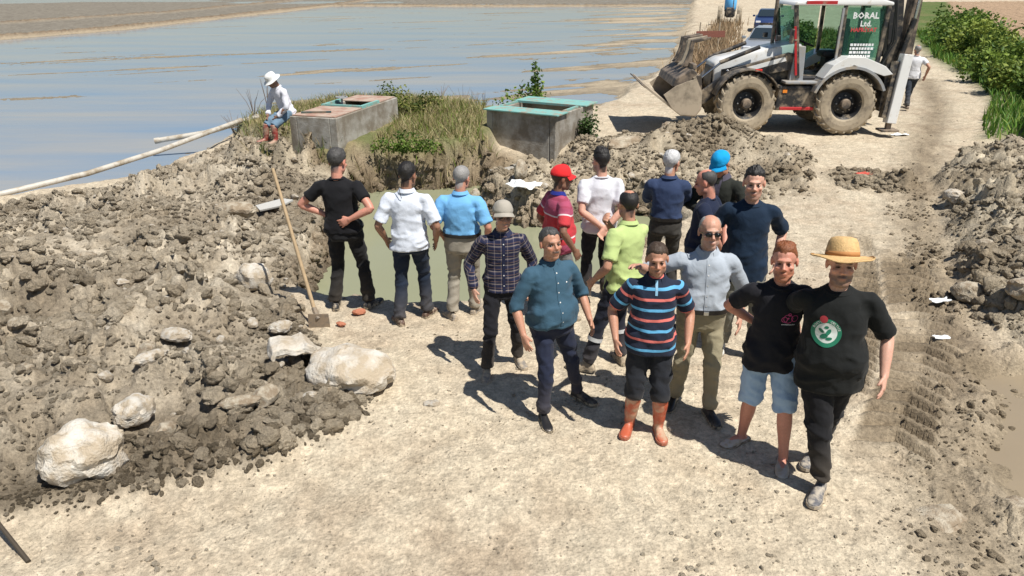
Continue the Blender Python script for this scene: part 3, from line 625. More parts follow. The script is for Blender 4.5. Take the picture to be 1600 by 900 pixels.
crumbs('soil_clods', 'loose crumbled soil covering the left spoil heap', 17000, (-9, -1, 3.6, 16.8), 'mL', .018, .19, (.19, .15, .10), (.46, .39, .29), 1, pw=2.6, extra=fan)
crumbs('soil_clods', 'loose crumbled soil covering the right spoil heap', 9000, (4.5, 14, 5.5, 17.5), 'mR', .02, .20, (.19, .15, .10), (.40, .34, .25), 2, pw=2.6, extra=fan)
crumbs('soil_clods', 'loose crumbled soil on the ridge beyond the pit', 6000, (-.5, 7, 12, 17), 'mH', .02, .17, (.17, .135, .09), (.38, .31, .22), 3, pw=2.4)
crumbs('soil_clods', 'broken damp soil along the tyre tracks', 3500, (2.5, 8, 3.4, 14), 'mS', .012, .10, (.15, .115, .075), (.36, .29, .2), 4, pw=3)
crumbs('soil_clods', 'crumbled soil on the slopes of the pit', 4500, (-3.9, 3.4, 8, 16), 'pit', .02, .20, (.15, .115, .08), (.32, .26, .19), 5, pw=2.4, extra=lambda X, Y, z: z > PIT_Z - .02, clump=False)
crumbs('soil_clods', 'damp lumps along the lower edge of the left spoil heap', 2600, (-4.6, -1.0, 3.7, 7), 'mL', .02, .10, (.10, .08, .055), (.17, .135, .09), 7, pw=2, own=.8, thr=.02, extra=lambda X, Y, z: np.abs(sdp(X, Y, MOUND_L) - .12) < .22)
crumbs('road_gravel', 'small gravel and pebbles strewn over the dirt road', 5000, (0, 0, 3.0, 22), 'near', .006, .045, (.40, .335, .245), (.64, .57, .46), 6, pw=3.4, cat='gravel')

# ---------------------------------------------------------------- plants
def leaf_mat(name, c1, c2, tr=.25):
    m, n, b = mat_new(name); L = n.links.new
    at = N(n, 'ShaderNodeAttribute', attribute_name='Col'); L(at.outputs['Color'], b.inputs['Base Color']); b.inputs['Roughness'].default_value = .55; b.inputs['Specular IOR Level'].default_value = .25
    t = N(n, 'ShaderNodeBsdfTranslucent'); L(at.outputs['Color'], t.inputs['Color']); ms = N(n, 'ShaderNodeMixShader'); ms.inputs[0].default_value = tr
    L(b.outputs[0], ms.inputs[1]); L(t.outputs[0], ms.inputs[2]); L(ms.outputs[0], n.nodes['Material Output'].inputs['Surface']); return m
LEAF = leaf_mat('leaf', 0, 0)
def leaves(P, size, cols, seed, elong=1.7, upr=.0):
    """P (n,3) leaf positions -> folded quads"""
    r_ = np.random.default_rng(seed); n = len(P); d = r_.normal(size=(n, 3)); d[:, 2] = d[:, 2] * .6 + upr; d /= np.linalg.norm(d, axis=1)[:, None]
    q = r_.normal(size=(n, 3)); s = np.cross(d, q); s /= np.linalg.norm(s, axis=1)[:, None]; nn = np.cross(d, s); L = size * r_.uniform(.6, 1.3, n)[:, None]; W_ = L / elong * .5
    V = np.stack([P, P + d * L * .5 + s * W_ + nn * L * .08, P + d * L, P + d * L * .5 - s * W_ + nn * L * .08], 1)
    F = np.arange(4 * n).reshape(n, 4); return V.reshape(-1, 3), F, np.repeat(cols, 4, 0)
def bush(name, label, x, y, rx, ry, h, n, size, c1, c2, seed, group=None, cat='bush', z=None, clumps=14, stems=6):
    z0 = tz(x, y) if z is None else z; root = empty(name, (x, y, z0), 0, label, cat, group); r_ = np.random.default_rng(seed)
    C_ = r_.normal(size=(clumps, 3)); C_ /= np.linalg.norm(C_, axis=1)[:, None]; C_ = C_ * (r_.random((clumps, 1)) ** .4) * .72; C_[:, 2] = np.abs(C_[:, 2]) * .95 + .05; rad = r_.uniform(.2, .42, clumps)
    k = r_.integers(0, clumps, n); D = r_.normal(size=(n, 3)); D /= np.linalg.norm(D, axis=1)[:, None]; P = C_[k] + D * rad[k][:, None] * (r_.random((n, 1)) ** .35)
    P[:, 2] = np.abs(P[:, 2]); P = P * np.array((rx, ry, h)); t = np.clip(r_.normal(.5, .3, n) + (r_.random(clumps)[k] - .5) * .9, 0, 1)[:, None]; cols = np.array(c1) * (1 - t) + np.array(c2) * t
    V, F, cc = leaves(P, size, cols, seed + 1); me = np_mesh('foliage', V, F, False); set_col(me, cc); link('foliage', me, root, LEAF)
    for i in range(stems):
        e = C_[i % clumps] * np.array((rx, ry, h)); b = MB(); b.tube([(e[0] * .15, e[1] * .15, -.05), (e[0] * .5, e[1] * .5, e[2] * .55), tuple(e)], [.02 * h + .004, .012 * h + .003, .004], 5); b.build('stem', M_('bark', (.10, .075, .05), rough=.9), root, True)
    return root
G1, G2, G3 = (.065, .125, .022), (.24, .33, .06), (.26, .27, .07)
random.seed(4)
hed = [(16.3, 24.2, 1.5, 1.5, 1.5), (17.6, 27.2, 1.6, 1.7, 1.7), (19.3, 30.5, 1.7, 1.9, 1.8), (15.4, 21.6, 1.2, 1.3, 1.1), (21.2, 34.8, 1.9, 2.2, 1.9), (23.6, 40, 2.2, 2.6, 2.0), (17.6, 22.6, 1.2, 1.4, 1.2), (27, 46.5, 2.6, 3.2, 2.0)]
for i, (x, y, rx, ry, h) in enumerate(hed):
    bush('hedge_shrub', 'leafy green shrub growing in the hedge between verge and ploughed field', x, y, rx, ry, h, 3800 if y < 32 else 2600, .15 + .003 * (y - 20), G1, G2 if i % 2 else (.30, .36, .07), 100 + i, 'shrubs in the verge hedge')
bush('weed_bush', 'yellow-green weedy bush growing behind the concrete box with rusty plate', -3.0, 18.2, .75, .8, 0.75, 1300, .075, (.06, .09, .02), (.28, .30, .07), 120)
bush('weed_bush', 'low weeds growing along the bank right of the rusty-plated box', -2.2, 18.0, .8, .6, .6, 900, .075, (.06, .09, .02), (.28, .27, .08), 121)
bush('vine', 'bright green creeper trailing over the back of the tall concrete box', .35, 19.1, .9, .5, .95, 900, .11, (.06, .12, .02), (.26, .34, .06), 122, cat='vine')
bush('vine', 'green climber shoot rising above the pale green lids', .62, 19.3, .22, .2, 1.5, 340, .11, (.06, .12, .02), (.24, .32, .06), 123, cat='vine', clumps=8)
bush('weed_bush', 'dark green weeds against the right side of the tall concrete box', 1.75, 16.9, .28, .45, .75, 600, .08, (.02, .045, .012), (.07, .12, .03), 124)
bush('weed_bush', 'green leafy weeds hanging over the pit edge of the grassy bank', -2.1, 14.75, .85, .3, .42, 1000, .07, (.05, .10, .015), (.19, .27, .05), 125, z=.28)
bush('roadside_bush', 'low green bush behind the bonnet of the digger', 9.9, 28.5, 1.6, 1.8, .95, 2200, .14, (.05, .09, .02), (.22, .26, .05), 126)
bush('roadside_bush', 'yellowish green bush on the roadside beside the silver car', 13.6, 33, 1.6, 2.0, 1.1, 1800, .16, (.06, .09, .02), (.28, .28, .07), 127)
def blades(name, label, XY, hmin, hmax, cols, seed, w=.012, lean=.35, cat='grass', kind='stuff', z=None):
    r_ = np.random.default_rng(seed); n = len(XY); z0 = terrain(XY[:, 0], XY[:, 1]) if z is None else np.full(n, z)
    h = r_.uniform(hmin, hmax, n); a = r_.random(n) * 6.283; sd = np.stack([np.cos(a), np.sin(a), 0 * a], 1) * w; ln = np.stack([r_.normal(size=n), r_.normal(size=n), 0 * a], 1) * lean * h[:, None]
    B0 = np.stack([XY[:, 0], XY[:, 1], z0 - .02], 1); up = np.stack([0 * h, 0 * h, h], 1)
    V = np.stack([B0 - sd, B0 + sd, B0 + up * .6 + ln * .4 + sd * .7, B0 + up * .6 + ln * .4 - sd * .7, B0 + up + ln], 1).reshape(-1, 3)
    i0 = np.arange(n)[:, None] * 5; F = np.concatenate([i0 + np.array([[0, 1, 2]]), i0 + np.array([[0, 2, 3]]), i0 + np.array([[3, 2, 4]])])
    me = np_mesh(name, V, F, False); t = r_.random(n); idx = (t * len(cols)).astype(int); set_col(me, np.repeat(np.array(cols)[idx] * r_.uniform(.7, 1.25, n)[:, None], 5, 0))
    return tag(link(name, me, None, LEAF), label, cat, kind=kind)
def in_poly(poly, n, seed, key=None, lo=.4, extra=None):
    r_ = np.random.default_rng(seed); P = np.array(poly); x = r_.uniform(P[:, 0].min(), P[:, 0].max(), n * 5); y = r_.uniform(P[:, 1].min(), P[:, 1].max(), n * 5); k = sdp(x, y, poly) > 0
    if extra is not None: k &= extra(x, y)
    return np.stack([x[k], y[k]], 1)[:n]
DRY = (.34, .28, .14); OLV = (.16, .16, .055); GRN = (.10, .16, .03)
notbox = lambda x, y: ~(((x > -4.9) & (x < -2.7) & (y > 14.5) & (y < 17.6) & (x < -2.9 + (y - 14.5) * .1)) | ((x > -.7) & (y > 15.9)))
blades('bank_grass', 'dry yellow and green grass covering the bank between the boxes', in_poly(BANK, 11000, 1, extra=notbox), .06, .3, [DRY, DRY, OLV, (.17, .24, .04), (.46, .40, .22)], 2, .008, .5)
blades('hanging_roots', 'dry roots and dead stems hanging down the cut face of the bank', np.stack([np.linspace(-4.2, -.5, 700) + RNG.normal(size=700) * .1, np.interp(np.linspace(-4.2, -.5, 700), [-4.5, -3.74, -3.1, -2, -.8, -.35], [15, 14.3, 14.8, 14.45, 14.85, 15.4]) - RNG.random(700) * .45], 1), .08, .3, [(.30, .23, .13), (.18, .14, .08), OLV], 3, .006, .8, cat='roots')
VG = [(10.9, 17.0), (12.5, 19.8), (14.6, 22.8), (17, 28), (20, 36.5), (27, 52), (33, 52), (24, 38), (18, 25), (16.5, 20.5), (13.9, 15.6)]
blades('verge_grass', 'lush green grass on the verge along the road', in_poly(VG, 15000, 4), .12, .42, [(.08, .19, .025), (.13, .26, .035), (.22, .30, .06), (.06, .14, .02)], 5, .02)
q = np.random.default_rng(8); t = q.random(2600); xy = np.stack([np.interp(t, [0, .35, .7, 1], [7.6, 9.0, 12.3, 17.5]) + q.normal(size=2600) * .55, np.interp(t, [0, .35, .7, 1], [30, 35, 46, 64]) + q.normal(size=2600) * 1.0], 1)
blades('dry_reeds', 'tall tan dry reeds standing at the paddy corner', xy, .25, .8, [(.36, .25, .15), (.28, .2, .12), (.42, .32, .2)], 9, .03, .25, cat='reeds')
for i, (x, y, h) in enumerate([(-1.35, 20.6, .85), (-1.0, 20.7, .7), (-.75, 20.4, .75), (-6.2, 17.9, .75), (-5.9, 18.1, .9), (-6.6, 17.6, .6), (-1.9, 20.3, .5)]):
    r_ = np.random.default_rng(i); b = MB(); 
    for k in range(7):
        dx, dy = r_.normal(size=2) * .16; b.tube([(0, 0, 0), (dx * .4, dy * .4, h * .5), (dx, dy, h * r_.uniform(.7, 1))], [.008, .006, .003], 4)
    o = b.build('dead_weed', M_('dead_stem', (.20, .15, .12), rough=.95)); o.location = (x, y, tz(x, y)); tag(o, 'bare dead weed stalks at the paddy edge', 'weed', 'dead weed stalks at the paddy edge')
blades('box_weeds', 'grass and weeds growing at the foot of the rusty-plated box', np.stack([q.uniform(-5.1, -3.4, 420), np.interp(q.uniform(-5.1, -3.4, 420), [-5.1, -3.4], [15.0, 14.35]) + q.normal(size=420) * .12], 1), .08, .4, [OLV, GRN, (.05, .09, .02), DRY], 10, .01)
blades('roadside_grass', 'rough green and yellow grass beyond the digger', in_poly(VERGE2, 7000, 14), .15, .5, [(.09, .15, .03), (.15, .20, .045), (.30, .27, .10), (.20, .24, .05)], 15, .028)
bush('roadside_bush', 'wide green bush between the silver car and the hedge', 15.6, 36.5, 1.5, 1.9, 1.2, 1800, .17, (.06, .10, .02), (.22, .27, .06), 128)
bush('roadside_bush', 'green bush growing beside the dark blue car', 16.6, 45, 1.8, 2.2, 1.5, 1600, .22, (.06, .10, .02), (.22, .27, .06), 129)
bush('roadside_bush', 'dark green bush seen through the cab of the digger', 11.6, 26.2, 1.3, 1.3, 1.3, 1800, .14, (.03, .06, .015), (.14, .20, .04), 130)
# ================================================================ backhoe loader  (local +x forward, +y towards the pit)
WPAINT = mat('white_paint', (.74, .74, .72), rough=.35, var=.05, scale=4, dirt=(.5, .43, .33), dirt_amt=.1, dirt_scale=3, coat=.3, bump=.03)
BPAINT = mat('black_paint', (.022, .022, .024), rough=.45, var=.2, scale=5, dirt=(.26, .21, .15), dirt_amt=.32, dirt_scale=3.5, bump=.1)
GPAINT = mat('grey_paint', (.30, .31, .32), rough=.5, var=.15, scale=5, dirt=(.36, .3, .22), dirt_amt=.35, dirt_scale=3)
RPAINT = mat('red_paint', (.45, .02, .025), rough=.4, dirt=(.35, .25, .18), dirt_amt=.2)
TYRE = mat('dusty_tyre', (.13, .11, .085), rough=.95, var=.2, scale=10, dirt=(.36, .30, .215), dirt_amt=.65, dirt_scale=4, bump=.4, bscale=60)
MUDST = mat('bucket_steel', (.27, .225, .165), rough=.75, var=.3, scale=6, dirt=(.42, .35, .26), dirt_amt=.5, dirt_scale=3, bump=.3)
DMUD = mat('dark_steel', (.06, .05, .042), rough=.6, var=.3, scale=6, dirt=(.26, .20, .145), dirt_amt=.42, dirt_scale=4, bump=.3)
CHROME = mat('cylinder_rod', (.6, .6, .6), rough=.25, metal=1, bump=0)
def glass_mat():
    m, n, b = mat_new('cab_glass'); L = n.links.new
    b.inputs['Base Color'].default_value = (.05, .14, .12, 1); b.inputs['Roughness'].default_value = .04; b.inputs['Specular IOR Level'].default_value = .6
    t = N(n, 'ShaderNodeBsdfTransparent'); t.inputs[0].default_value = (.70, .88, .82, 1); ms = N(n, 'ShaderNodeMixShader'); ms.inputs[0].default_value = .20
    L(t.outputs[0], ms.inputs[1]); L(b.outputs[0], ms.inputs[2]); L(ms.outputs[0], n.nodes['Material Output'].inputs['Surface']); return m
GLASS = glass_mat()
def wheel(root, x, y, rad=.72, wid=.44, steer=0, sgn=1):
    w = empty('wheel', (x, y, rad), 0); w.parent = root; w.rotation_euler = (0, 0, R(steer))
    Ry = Matrix.Rotation(R(-90), 4, 'X')
    b = MB(); r0 = rad - .045; h = wid / 2
    b.lathe([(.36, -h * .75), (.40, -h * .92), (.50, -h), (r0 - .07, -h * .98), (r0 - .015, -h * .86), (r0, -h * .5), (r0, h * .5), (r0 - .015, h * .86), (r0 - .07, h * .98), (.50, h), (.40, h * .92), (.36, h * .75)], 48, Ry, False)
    n = 22
    for k in range(n):                                       # chevron lugs, joined to the casing
        for sd in (-1, 1):
            a = 2 * math.pi * (k + (.5 if sd > 0 else 0)) / n
            def P(ang, r_, yy): return Vector((r_ * math.sin(ang), yy, r_ * math.cos(ang)))
            for (t0, y0, t1, y1) in ((.0, .01, .14, h * .62), (.14, h * .62, .20, h * .99)):
                ro = rad if y1 < h * .9 else rad; ri = r0 - .04; ro1 = rad - (.0 if y1 < h * .9 else .05)
                dw = .038
                V = []
                for (t, yy, rr) in ((t0, y0, ro), (t1, y1, ro1)):
                    for q in (-dw, dw): V += [P(a + t + q, ri, sd * yy), P(a + t + q * .8, rr, sd * yy)]
                b.add(V, [(0, 1, 3, 2), (4, 6, 7, 5), (0, 4, 5, 1), (2, 3, 7, 6), (1, 5, 7, 3), (0, 2, 6, 4)])
    b.build('tyre', TYRE, w, False)
    b = MB(); b.lathe([(.0, h * .2), (.10, h * .2), (.12, h * .05), (.26, -.02), (.30, .05), (.36, h * .72), (.385, h * .80), (.385, -h * .8), (.36, -h * .7), (.30, -.08), (0, -.08)], 32, Ry if sgn > 0 else Matrix.Rotation(R(90), 4, 'X')); b.build('rim', M_('black_rim', (.012, .012, .013), rough=.5, dirt=(.2, .16, .11), dirt_amt=.12, dirt_scale=5), w, True)
    b = MB(); b.lathe([(.125, -.05), (.125, h * .55), (.10, h * .72), (.0, h * .74)], 20, Ry if sgn > 0 else Matrix.Rotation(R(90), 4, 'X')); b.build('hub', DMUD, w, True)
    for k in range(8):
        a = 2 * math.pi * k / 8; p = Vector((.19 * math.cos(a), sgn * .0, .19 * math.sin(a))); b = MB(); b.tube([p, p + Vector((0, sgn * (h * .25), 0))], .016, 6); b.build('nut', GPAINT, w)
    return w
def backhoe():
    r = empty('backhoe_loader', (6.93, 18.85, .0), R(180 - 1.5), 'white and black backhoe loader with muddy bucket parked across the dirt road', 'digger')
    r.location.z = tz(6.9, 18.2)
    for x, y, st in ((1.33, .90, 7), (1.33, -.90, 7), (-1.02, .90, 0), (-1.02, -.90, 0)): wheel(r, x, y, steer=st, sgn=1 if y > 0 else -1)
    b = MB(); b.box((.1, 0, .80), (3.4, .72, .5), None, .03); b.box((1.33, 0, .66), (.3, 1.4, .22), None, .03); b.box((-1.02, 0, .68), (.34, 1.4, .26), None, .03); b.build('chassis', BPAINT, r)
    # engine housing
    b = MB(); b.prism([(2.02, 1.05), (2.05, 1.58), (1.9, 1.68), (.15, 2.08), (.0, 2.04), (.0, 1.05)], 'y', -.46, .46, .05); b.build('bonnet', WPAINT, r, True)
    for s in (1, -1):
        b = MB(); b.prism([(1.86, 1.10), (1.86, 1.45), (.25, 1.78), (.2, 1.10)], 'y', s * .465 - .012, s * .465 + .012, .004); b.build('side_grille', BPAINT, r)
        b = MB(); b.prism([(1.62, 1.33), (1.70, 1.41), (.45, 1.76), (.40, 1.67)], 'y', s * .678 - .004, s * .678 + .006, .002); b.build('stripe', WPAINT, r)
    b = MB(); b.box((2.05, 0, 1.25), (.05, .78, .48), None, .01); b.build('front_grille', BPAINT, r)
    b = MB(); b.tube([(.50, -.28, 1.85), (.50, -.28, 3.1)], .045, 12); b.build('exhaust', DMUD, r, True)
    # loader arms
    for s in (1, -1):
        y = s * .62; b = MB(); b.prism([(.10, 1.50), (.12, 1.80), (.35, 1.86), (1.65, 1.48), (2.52, .82), (2.42, .62), (2.25, .66), (1.50, 1.22)], 'y', y - .055, y + .055, .012); b.build('loader_arm', BPAINT, r)
        b = MB(); b.prism([(-.05, .9), (.0, 2.0), (.22, 2.02), (.32, .9)], 'y', y - .10, y + .10, .015); b.build('loader_tower', GPAINT if s > 0 else BPAINT, r)
        b = MB(); b.tube([(.25, y - s * .13, 1.05), (1.25, y - s * .13, 1.30)], .055, 10); c = b.build('lift_cylinder', BPAINT, r, True); b = MB(); b.tube([(1.2, y - s * .13, 1.29), (1.75, y - s * .13, 1.42)], .03, 10); b.build('rod', CHROME, c, True)
        b = MB(); b.tube([(1.05, y + s * .0, 1.98), (1.95, y, 1.62)], .05, 10); c = b.build('tilt_cylinder', BPAINT, r, True); b = MB(); b.tube([(1.9, y, 1.64), (2.42, y, 1.22)], .028, 10); b.build('rod', CHROME, c, True)
        b = MB(); b.prism([(2.28, .60), (2.36, 1.32), (2.52, 1.32), (2.48, .6)], 'y', y - .04, y + .04, .008); b.build('bucket_link', DMUD, r)
        b = MB(); b.box((.62, s * .53, 2.18), (.10, .14, .12), None, .02); b.build('mirror_lamp', BPAINT, r)
        # mudguards over the front wheels
        b = MB(); pts = [(1.33 + .80 * math.cos(R(a)), .72 + .80 * math.sin(R(a))) for a in range(15, 151, 9)]; inn = [(1.33 + .775 * math.cos(R(a)), .72 + .775 * math.sin(R(a))) for a in range(15, 151, 9)]
        b.prism(pts + inn[::-1], 'y', s * .66 if s > 0 else -1.14, 1.14 if s > 0 else -.66, 0); b.build('front_mudguard', BPAINT, r)
        b = MB(); b.box((1.15, s * 1.10, 1.50), (.16, .05, .06), None, .01); b.build('marker_lamp', M_('red_lamp', (.6, .03, .02), rough=.2, bump=0), r)
    # bucket: tilted back, lip up
    prof = [(3.79, 1.12), (2.89, .455), (2.52, .43), (2.40, .60), (2.42, 1.0), (2.60, 1.36)]
    inn = [(2.66, 1.33), (2.48, .98), (2.46, .64), (2.55, .50), (2.87, .51), (3.76, 1.155)]
    b = MB(); b.prism(prof + inn, 'y', -1.14, 1.14, .006); bk = b.build('bucket', MUDST, r)
    for s in (1, -1):
        b = MB(); b.prism([(3.10, .62), (2.89, .475), (2.54, .455), (2.42, .62), (2.44, .98), (2.60, 1.30), (2.78, 1.25), (3.05, 1.14), (3.32, .94)], 'y', s * 1.14 - .015, s * 1.14 + .02, .004); b.build('side_plate', MUDST, bk)
    b = MB(); b.bar((3.80, -1.16, 1.13), (3.80, 1.16, 1.13), .10, .025, (-.6, 0, .8)); b.build('cutting_edge', DMUD, bk)
    b = MB(); b.prism([(2.62, 1.02), (2.56, 1.44), (2.68, 1.52), (3.05, 1.30), (3.12, 1.12), (2.9, 1.08)], 'y', -1.08, 1.08, .02); b.build('clam_housing', DMUD, bk)
    b = MB(); b.bar((2.62, -1.0, 1.56), (2.62, 1.0, 1.56), .10, .12, bev=.01); b.build('fork_carriage', DMUD, r)
    for i, y in enumerate((.52, .12, -.42, -.72)):
        b = MB(); b.prism([(2.86, 1.52), (2.78, 1.62), (2.70, 1.85), (2.66, 2.12), (2.20, 2.20), (2.20, 2.15), (2.58, 2.06), (2.60, 1.80), (2.60, 1.52)], 'y', y - .05, y + .05, .01); b.build('fork_tine', DMUD if i != 1 else MUDST, r)
    # cab
    C = 'y'; hw = .70
    b = MB(); b.prism([(.05, 1.0), (.12, 1.32), (-.75, 1.32), (-.95, 1.60), (-1.75, 1.60), (-1.75, 1.0)], 'y', -hw, hw, .03); b.build('cab_floor', BPAINT, r)
    b = MB(); b.prism([(.42, 2.90), (.36, 2.98), (-.2, 3.05), (-1.55, 3.05), (-1.85, 2.97), (-1.85, 2.90)], 'y', -.76, .76, .03); rf = b.build('roof', WPAINT, r, True)
    b = MB(); b.box((-.2, .765, 2.965), (.7, .02, .07)); b.build('roof_stripe', RPAINT, rf)
    for x in (.34, -1.8):
        for s in (1, -1): b = MB(); b.box((x, s * .55, 2.86), (.10, .2, .1), None, .02); b.build('work_lamp', M_('lamp_glass', (.6, .6, .55), rough=.15, bump=0), rf)
    for s in (1, -1):
        for (p0, p1, nm, m, t) in (((.10, 1.28), (.36, 2.92), 'front_pillar', BPAINT, .09), ((-.80, 1.40), (-.78, 2.92), 'door_pillar', BPAINT, .08), ((-1.72, 1.58), (-1.76, 2.92), 'rear_pillar', BPAINT, .09)):
            b = MB(); b.bar((p0[0], s * .70, p0[1]), (p1[0], s * .70, p1[1]), t, t, (0, 1, 0), .012); b.build(nm, m, r)
        b = MB(); b.bar((.16, s * .755, 1.35), (.33, s * .755, 2.45), .05, .03, (0, 1, 0)); b.build('red_trim', RPAINT, r)
        b = MB(); b.prism([(-.86, 1.66), (-.84, 2.86), (-1.70, 2.86), (-1.66, 1.66)], 'y', s * .70 - .006, s * .70 + .006); g = b.build('side_window', GLASS, r)
        if s > 0: sw = g
    b = MB(); b.prism([(-.70, 1.45), (-.70, 2.86), (.28, 2.86), (.10, 1.45)], 'y', -.706, -.694); b.build('door_window', GLASS, r)
    # the near door stands open against the rear pillar
    b = MB(); b.bar((-.72, .74, 1.45), (-.72, .74, 2.85), .05, .05, (0, 1, 0)); b.build('door_edge', GPAINT, r)
    b = MB(); b.prism([(-.66, .60), (.66, .60), (.66, 0), (-.66, 0)], 'x', -.006, .006); b.build('tmp', GLASS, r); bpy.data.objects.remove(bpy.data.objects['tmp'])
    b = MB(); V = [(.10, -.66, 1.36), (.10, .66, 1.36), (.345, .66, 2.87), (.345, -.66, 2.87)]; V2 = [(x + .012, y, z) for x, y, z in V]; b.add(V + V2, [(0, 1, 2, 3), (7, 6, 5, 4), (0, 4, 5, 1), (1, 5, 6, 2), (2, 6, 7, 3), (3, 7, 4, 0)]); b.build('windscreen', GLASS, r)
    b = MB(); b.box((-1.74, 0, 2.3), (.012, 1.30, 1.15)); b.build('rear_window', GLASS, r)
    b = MB(); b.box((-.85, 0, 1.78), (.5, .52, .14), None, .05); b.box((-1.10, 0, 2.12), (.14, .5, .62), None, .05); b.box((-1.12, 0, 2.5), (.1, .3, .18), None, .04); b.box((-.85, 0, 1.62), (.3, .3, .25)); b.build('seat', M_('seat_vinyl', (.012, .012, .013), rough=.6), r, True)
    b = MB(); b.tube([(-.08, 0, 1.4), (-.22, 0, 2.0)], .04, 8); b.box((.0, 0, 1.55), (.25, .9, .5), None, .04); b.build('steering_column', BPAINT, r)
    Ms = Matrix.Translation((-.23, 0, 2.02)) @ Matrix.Rotation(R(-22), 4, 'Y'); b = MB(); b.tube([Ms @ Vector((.19 * math.cos(a), .19 * math.sin(a), 0)) for a in np.linspace(0, 2 * math.pi, 25)], .016, 6, False); b.build('steering_wheel', M_('seat_vinyl', (.012, .012, .013)), r, True)
    b = MB(); b.bar((.42, .95, 2.15), (.22, .72, 2.15), .03, .03); b.box((.46, 1.0, 2.25), (.06, .18, .32), None, .02); b.build('mirror', BPAINT, r)
    # window lettering: three lines and a block of small print
    WP = M_('window_print', (.75, .75, .75), bump=0); RP = M_('window_print_red', (.55, .05, .06), bump=0)
    def lettering(txt, size, x, z, m):
        T = text2(txt, size); b = MB()
        for t in T: b.add([(x - u, .712, z + v) for u, v in t], [tuple(range(len(t)))])
        b.build('window_lettering', m, sw)
    lettering('BORAL', .19, -1.27, 2.62, WP); lettering('Ltd.', .17, -1.30, 2.45, WP); lettering('HAFRİYAT', .125, -1.27, 2.33, RP)
    for i in range(4):
        random.seed(i)
        b = MB(); x = -1.02
        while x > -1.52:
            w_ = random.uniform(.03, .07); b.box((x - w_ / 2, .712, 2.04 - i * .085), (w_, .003, .055)); x -= w_ + .018
        o = b.build('small_print', WP, sw); o['kind'] = 'stuff'
    # step, tank, rear mudguards
    b = MB(); b.prism([(.62, .55), (.55, 1.12), (-.38, 1.12), (-.42, .55)], 'y', .40, .92, .04); b.build('side_tank', BPAINT, r)
    b = MB(); b.box((.05, .80, 1.20), (.8, .36, .06), None, .015); b.build('step', GPAINT, r)
    b = MB(); b.box((.1, .92, .60), (.8, .08, .07), None, .01); b.build('lower_step', RPAINT, r)
    b = MB(); b.box((.42, .93, 1.0), (.10, .02, .07)); b.build('side_reflector', M_('amber', (.8, .25, .03), rough=.3, bump=0), r)
    for s in (1, -1):
        pts = [(-1.02 + .88 * math.cos(R(a)), .74 + .86 * math.sin(R(a))) for a in range(18, 168, 10)]; inn = [(-1.02 + .82 * math.cos(R(a)), .74 + .80 * math.sin(R(a))) for a in range(18, 168, 10)]
        b = MB(); b.prism(pts + inn[::-1], 'y', .62 if s > 0 else -1.16, 1.16 if s > 0 else -.62, 0); b.build('rear_mudguard', GPAINT, r)
        p2 = [(-.35, 1.32), (-.55, 1.62), (-.85, 1.80), (-1.25, 1.80), (-1.75, 1.60), (-1.95, 1.42), (-1.75, 1.38), (-1.02, 1.62), (-.5, 1.36)]
        b = MB(); b.prism(p2, 'y', .60 if s > 0 else -1.13, 1.13 if s > 0 else -.60, .01); b.build('wing', WPAINT, r)
        # stabiliser legs
        b = MB(); b.bar((-2.22, s * 1.02, 1.86), (-2.08, s * 1.12, .30), .22, .26, (0, 1, 0), .015); st = b.build('stabiliser', WPAINT, r)
        b = MB(); b.bar((-2.02, s * .98, 1.70), (-1.90, s * 1.08, .42), .10, .2, (0, 1, 0), .01); b.build('inner_leg', BPAINT, st)
        b = MB(); b.box((-2.06, s * 1.13, .06 + .08), (.42, .34, .05), None, .01); b.bar((-2.06, s * 1.13, .14), (-2.07, s * 1.12, .5), .10, .12, (0, 1, 0)); b.build('foot_pad', DMUD, st)
    b = MB(); b.box((-2.0, 0, 1.0), (.34, 2.0, .9), None, .03); b.build('rear_frame', BPAINT, r)
    # folded boom and dipper
    b = MB(); b.prism([(-2.15, .75), (-2.2, 1.6), (-2.05, 2.6), (-1.95, 3.6), (-2.25, 3.62), (-2.42, 2.5), (-2.55, 1.5), (-2.45, .75)], 'y', -.14, .14, .02); b.build('boom', BPAINT, r)
    b = MB(); b.prism([(-2.52, 1.3), (-2.50, 3.7), (-2.78, 3.7), (-2.80, 1.1)], 'y', -.12, .12, .02); b.build('dipper', DMUD, r)
    for (p0, p1, p2, y) in (((-2.35, 1.2), (-2.62, 2.6), (-2.68, 3.5), .24), ((-2.2, 1.7), (-2.05, 2.8), (-2.05, 3.6), -.22)):
        b = MB(); b.tube([(p0[0], y, p0[1]), (p1[0], y, p1[1])], .07, 12); c = b.build('boom_cylinder', BPAINT, r, True); b = MB(); b.tube([(p1[0], y, p1[1]), (p2[0], y, p2[1])], .04, 10); b.build('rod', CHROME, c, True)
    for k in range(3):
        y = .30 + .05 * k; b = MB(); b.tube([(-1.95, y, 1.5), (-2.15 - .03 * k, y, 2.1), (-2.1, y, 2.8), (-2.0, y, 3.4)], .018, 6); b.build('hose', M_('hose', (.03, .03, .03), rough=.6), r, True)
    return r
def text2(txt, size):
    scr = bpy.data.scenes.new('t'); cu = bpy.data.curves.new('t', 'FONT'); cu.body = txt; cu.size = size; cu.align_x = 'CENTER'; cu.resolution_u = 1; cu.offset = size * .03
    ob = bpy.data.objects.new('t', cu); scr.collection.objects.link(ob); scr.view_layers[0].update()
    me = bpy.data.meshes.new_from_object(ob.evaluated_get(scr.view_layers[0].depsgraph)); V = [(v.co.x, v.co.y) for v in me.vertices]; T = [[V[i] for i in p.vertices] for p in me.polygons]
    bpy.data.objects.remove(ob); bpy.data.scenes.remove(scr); return T
backhoe()
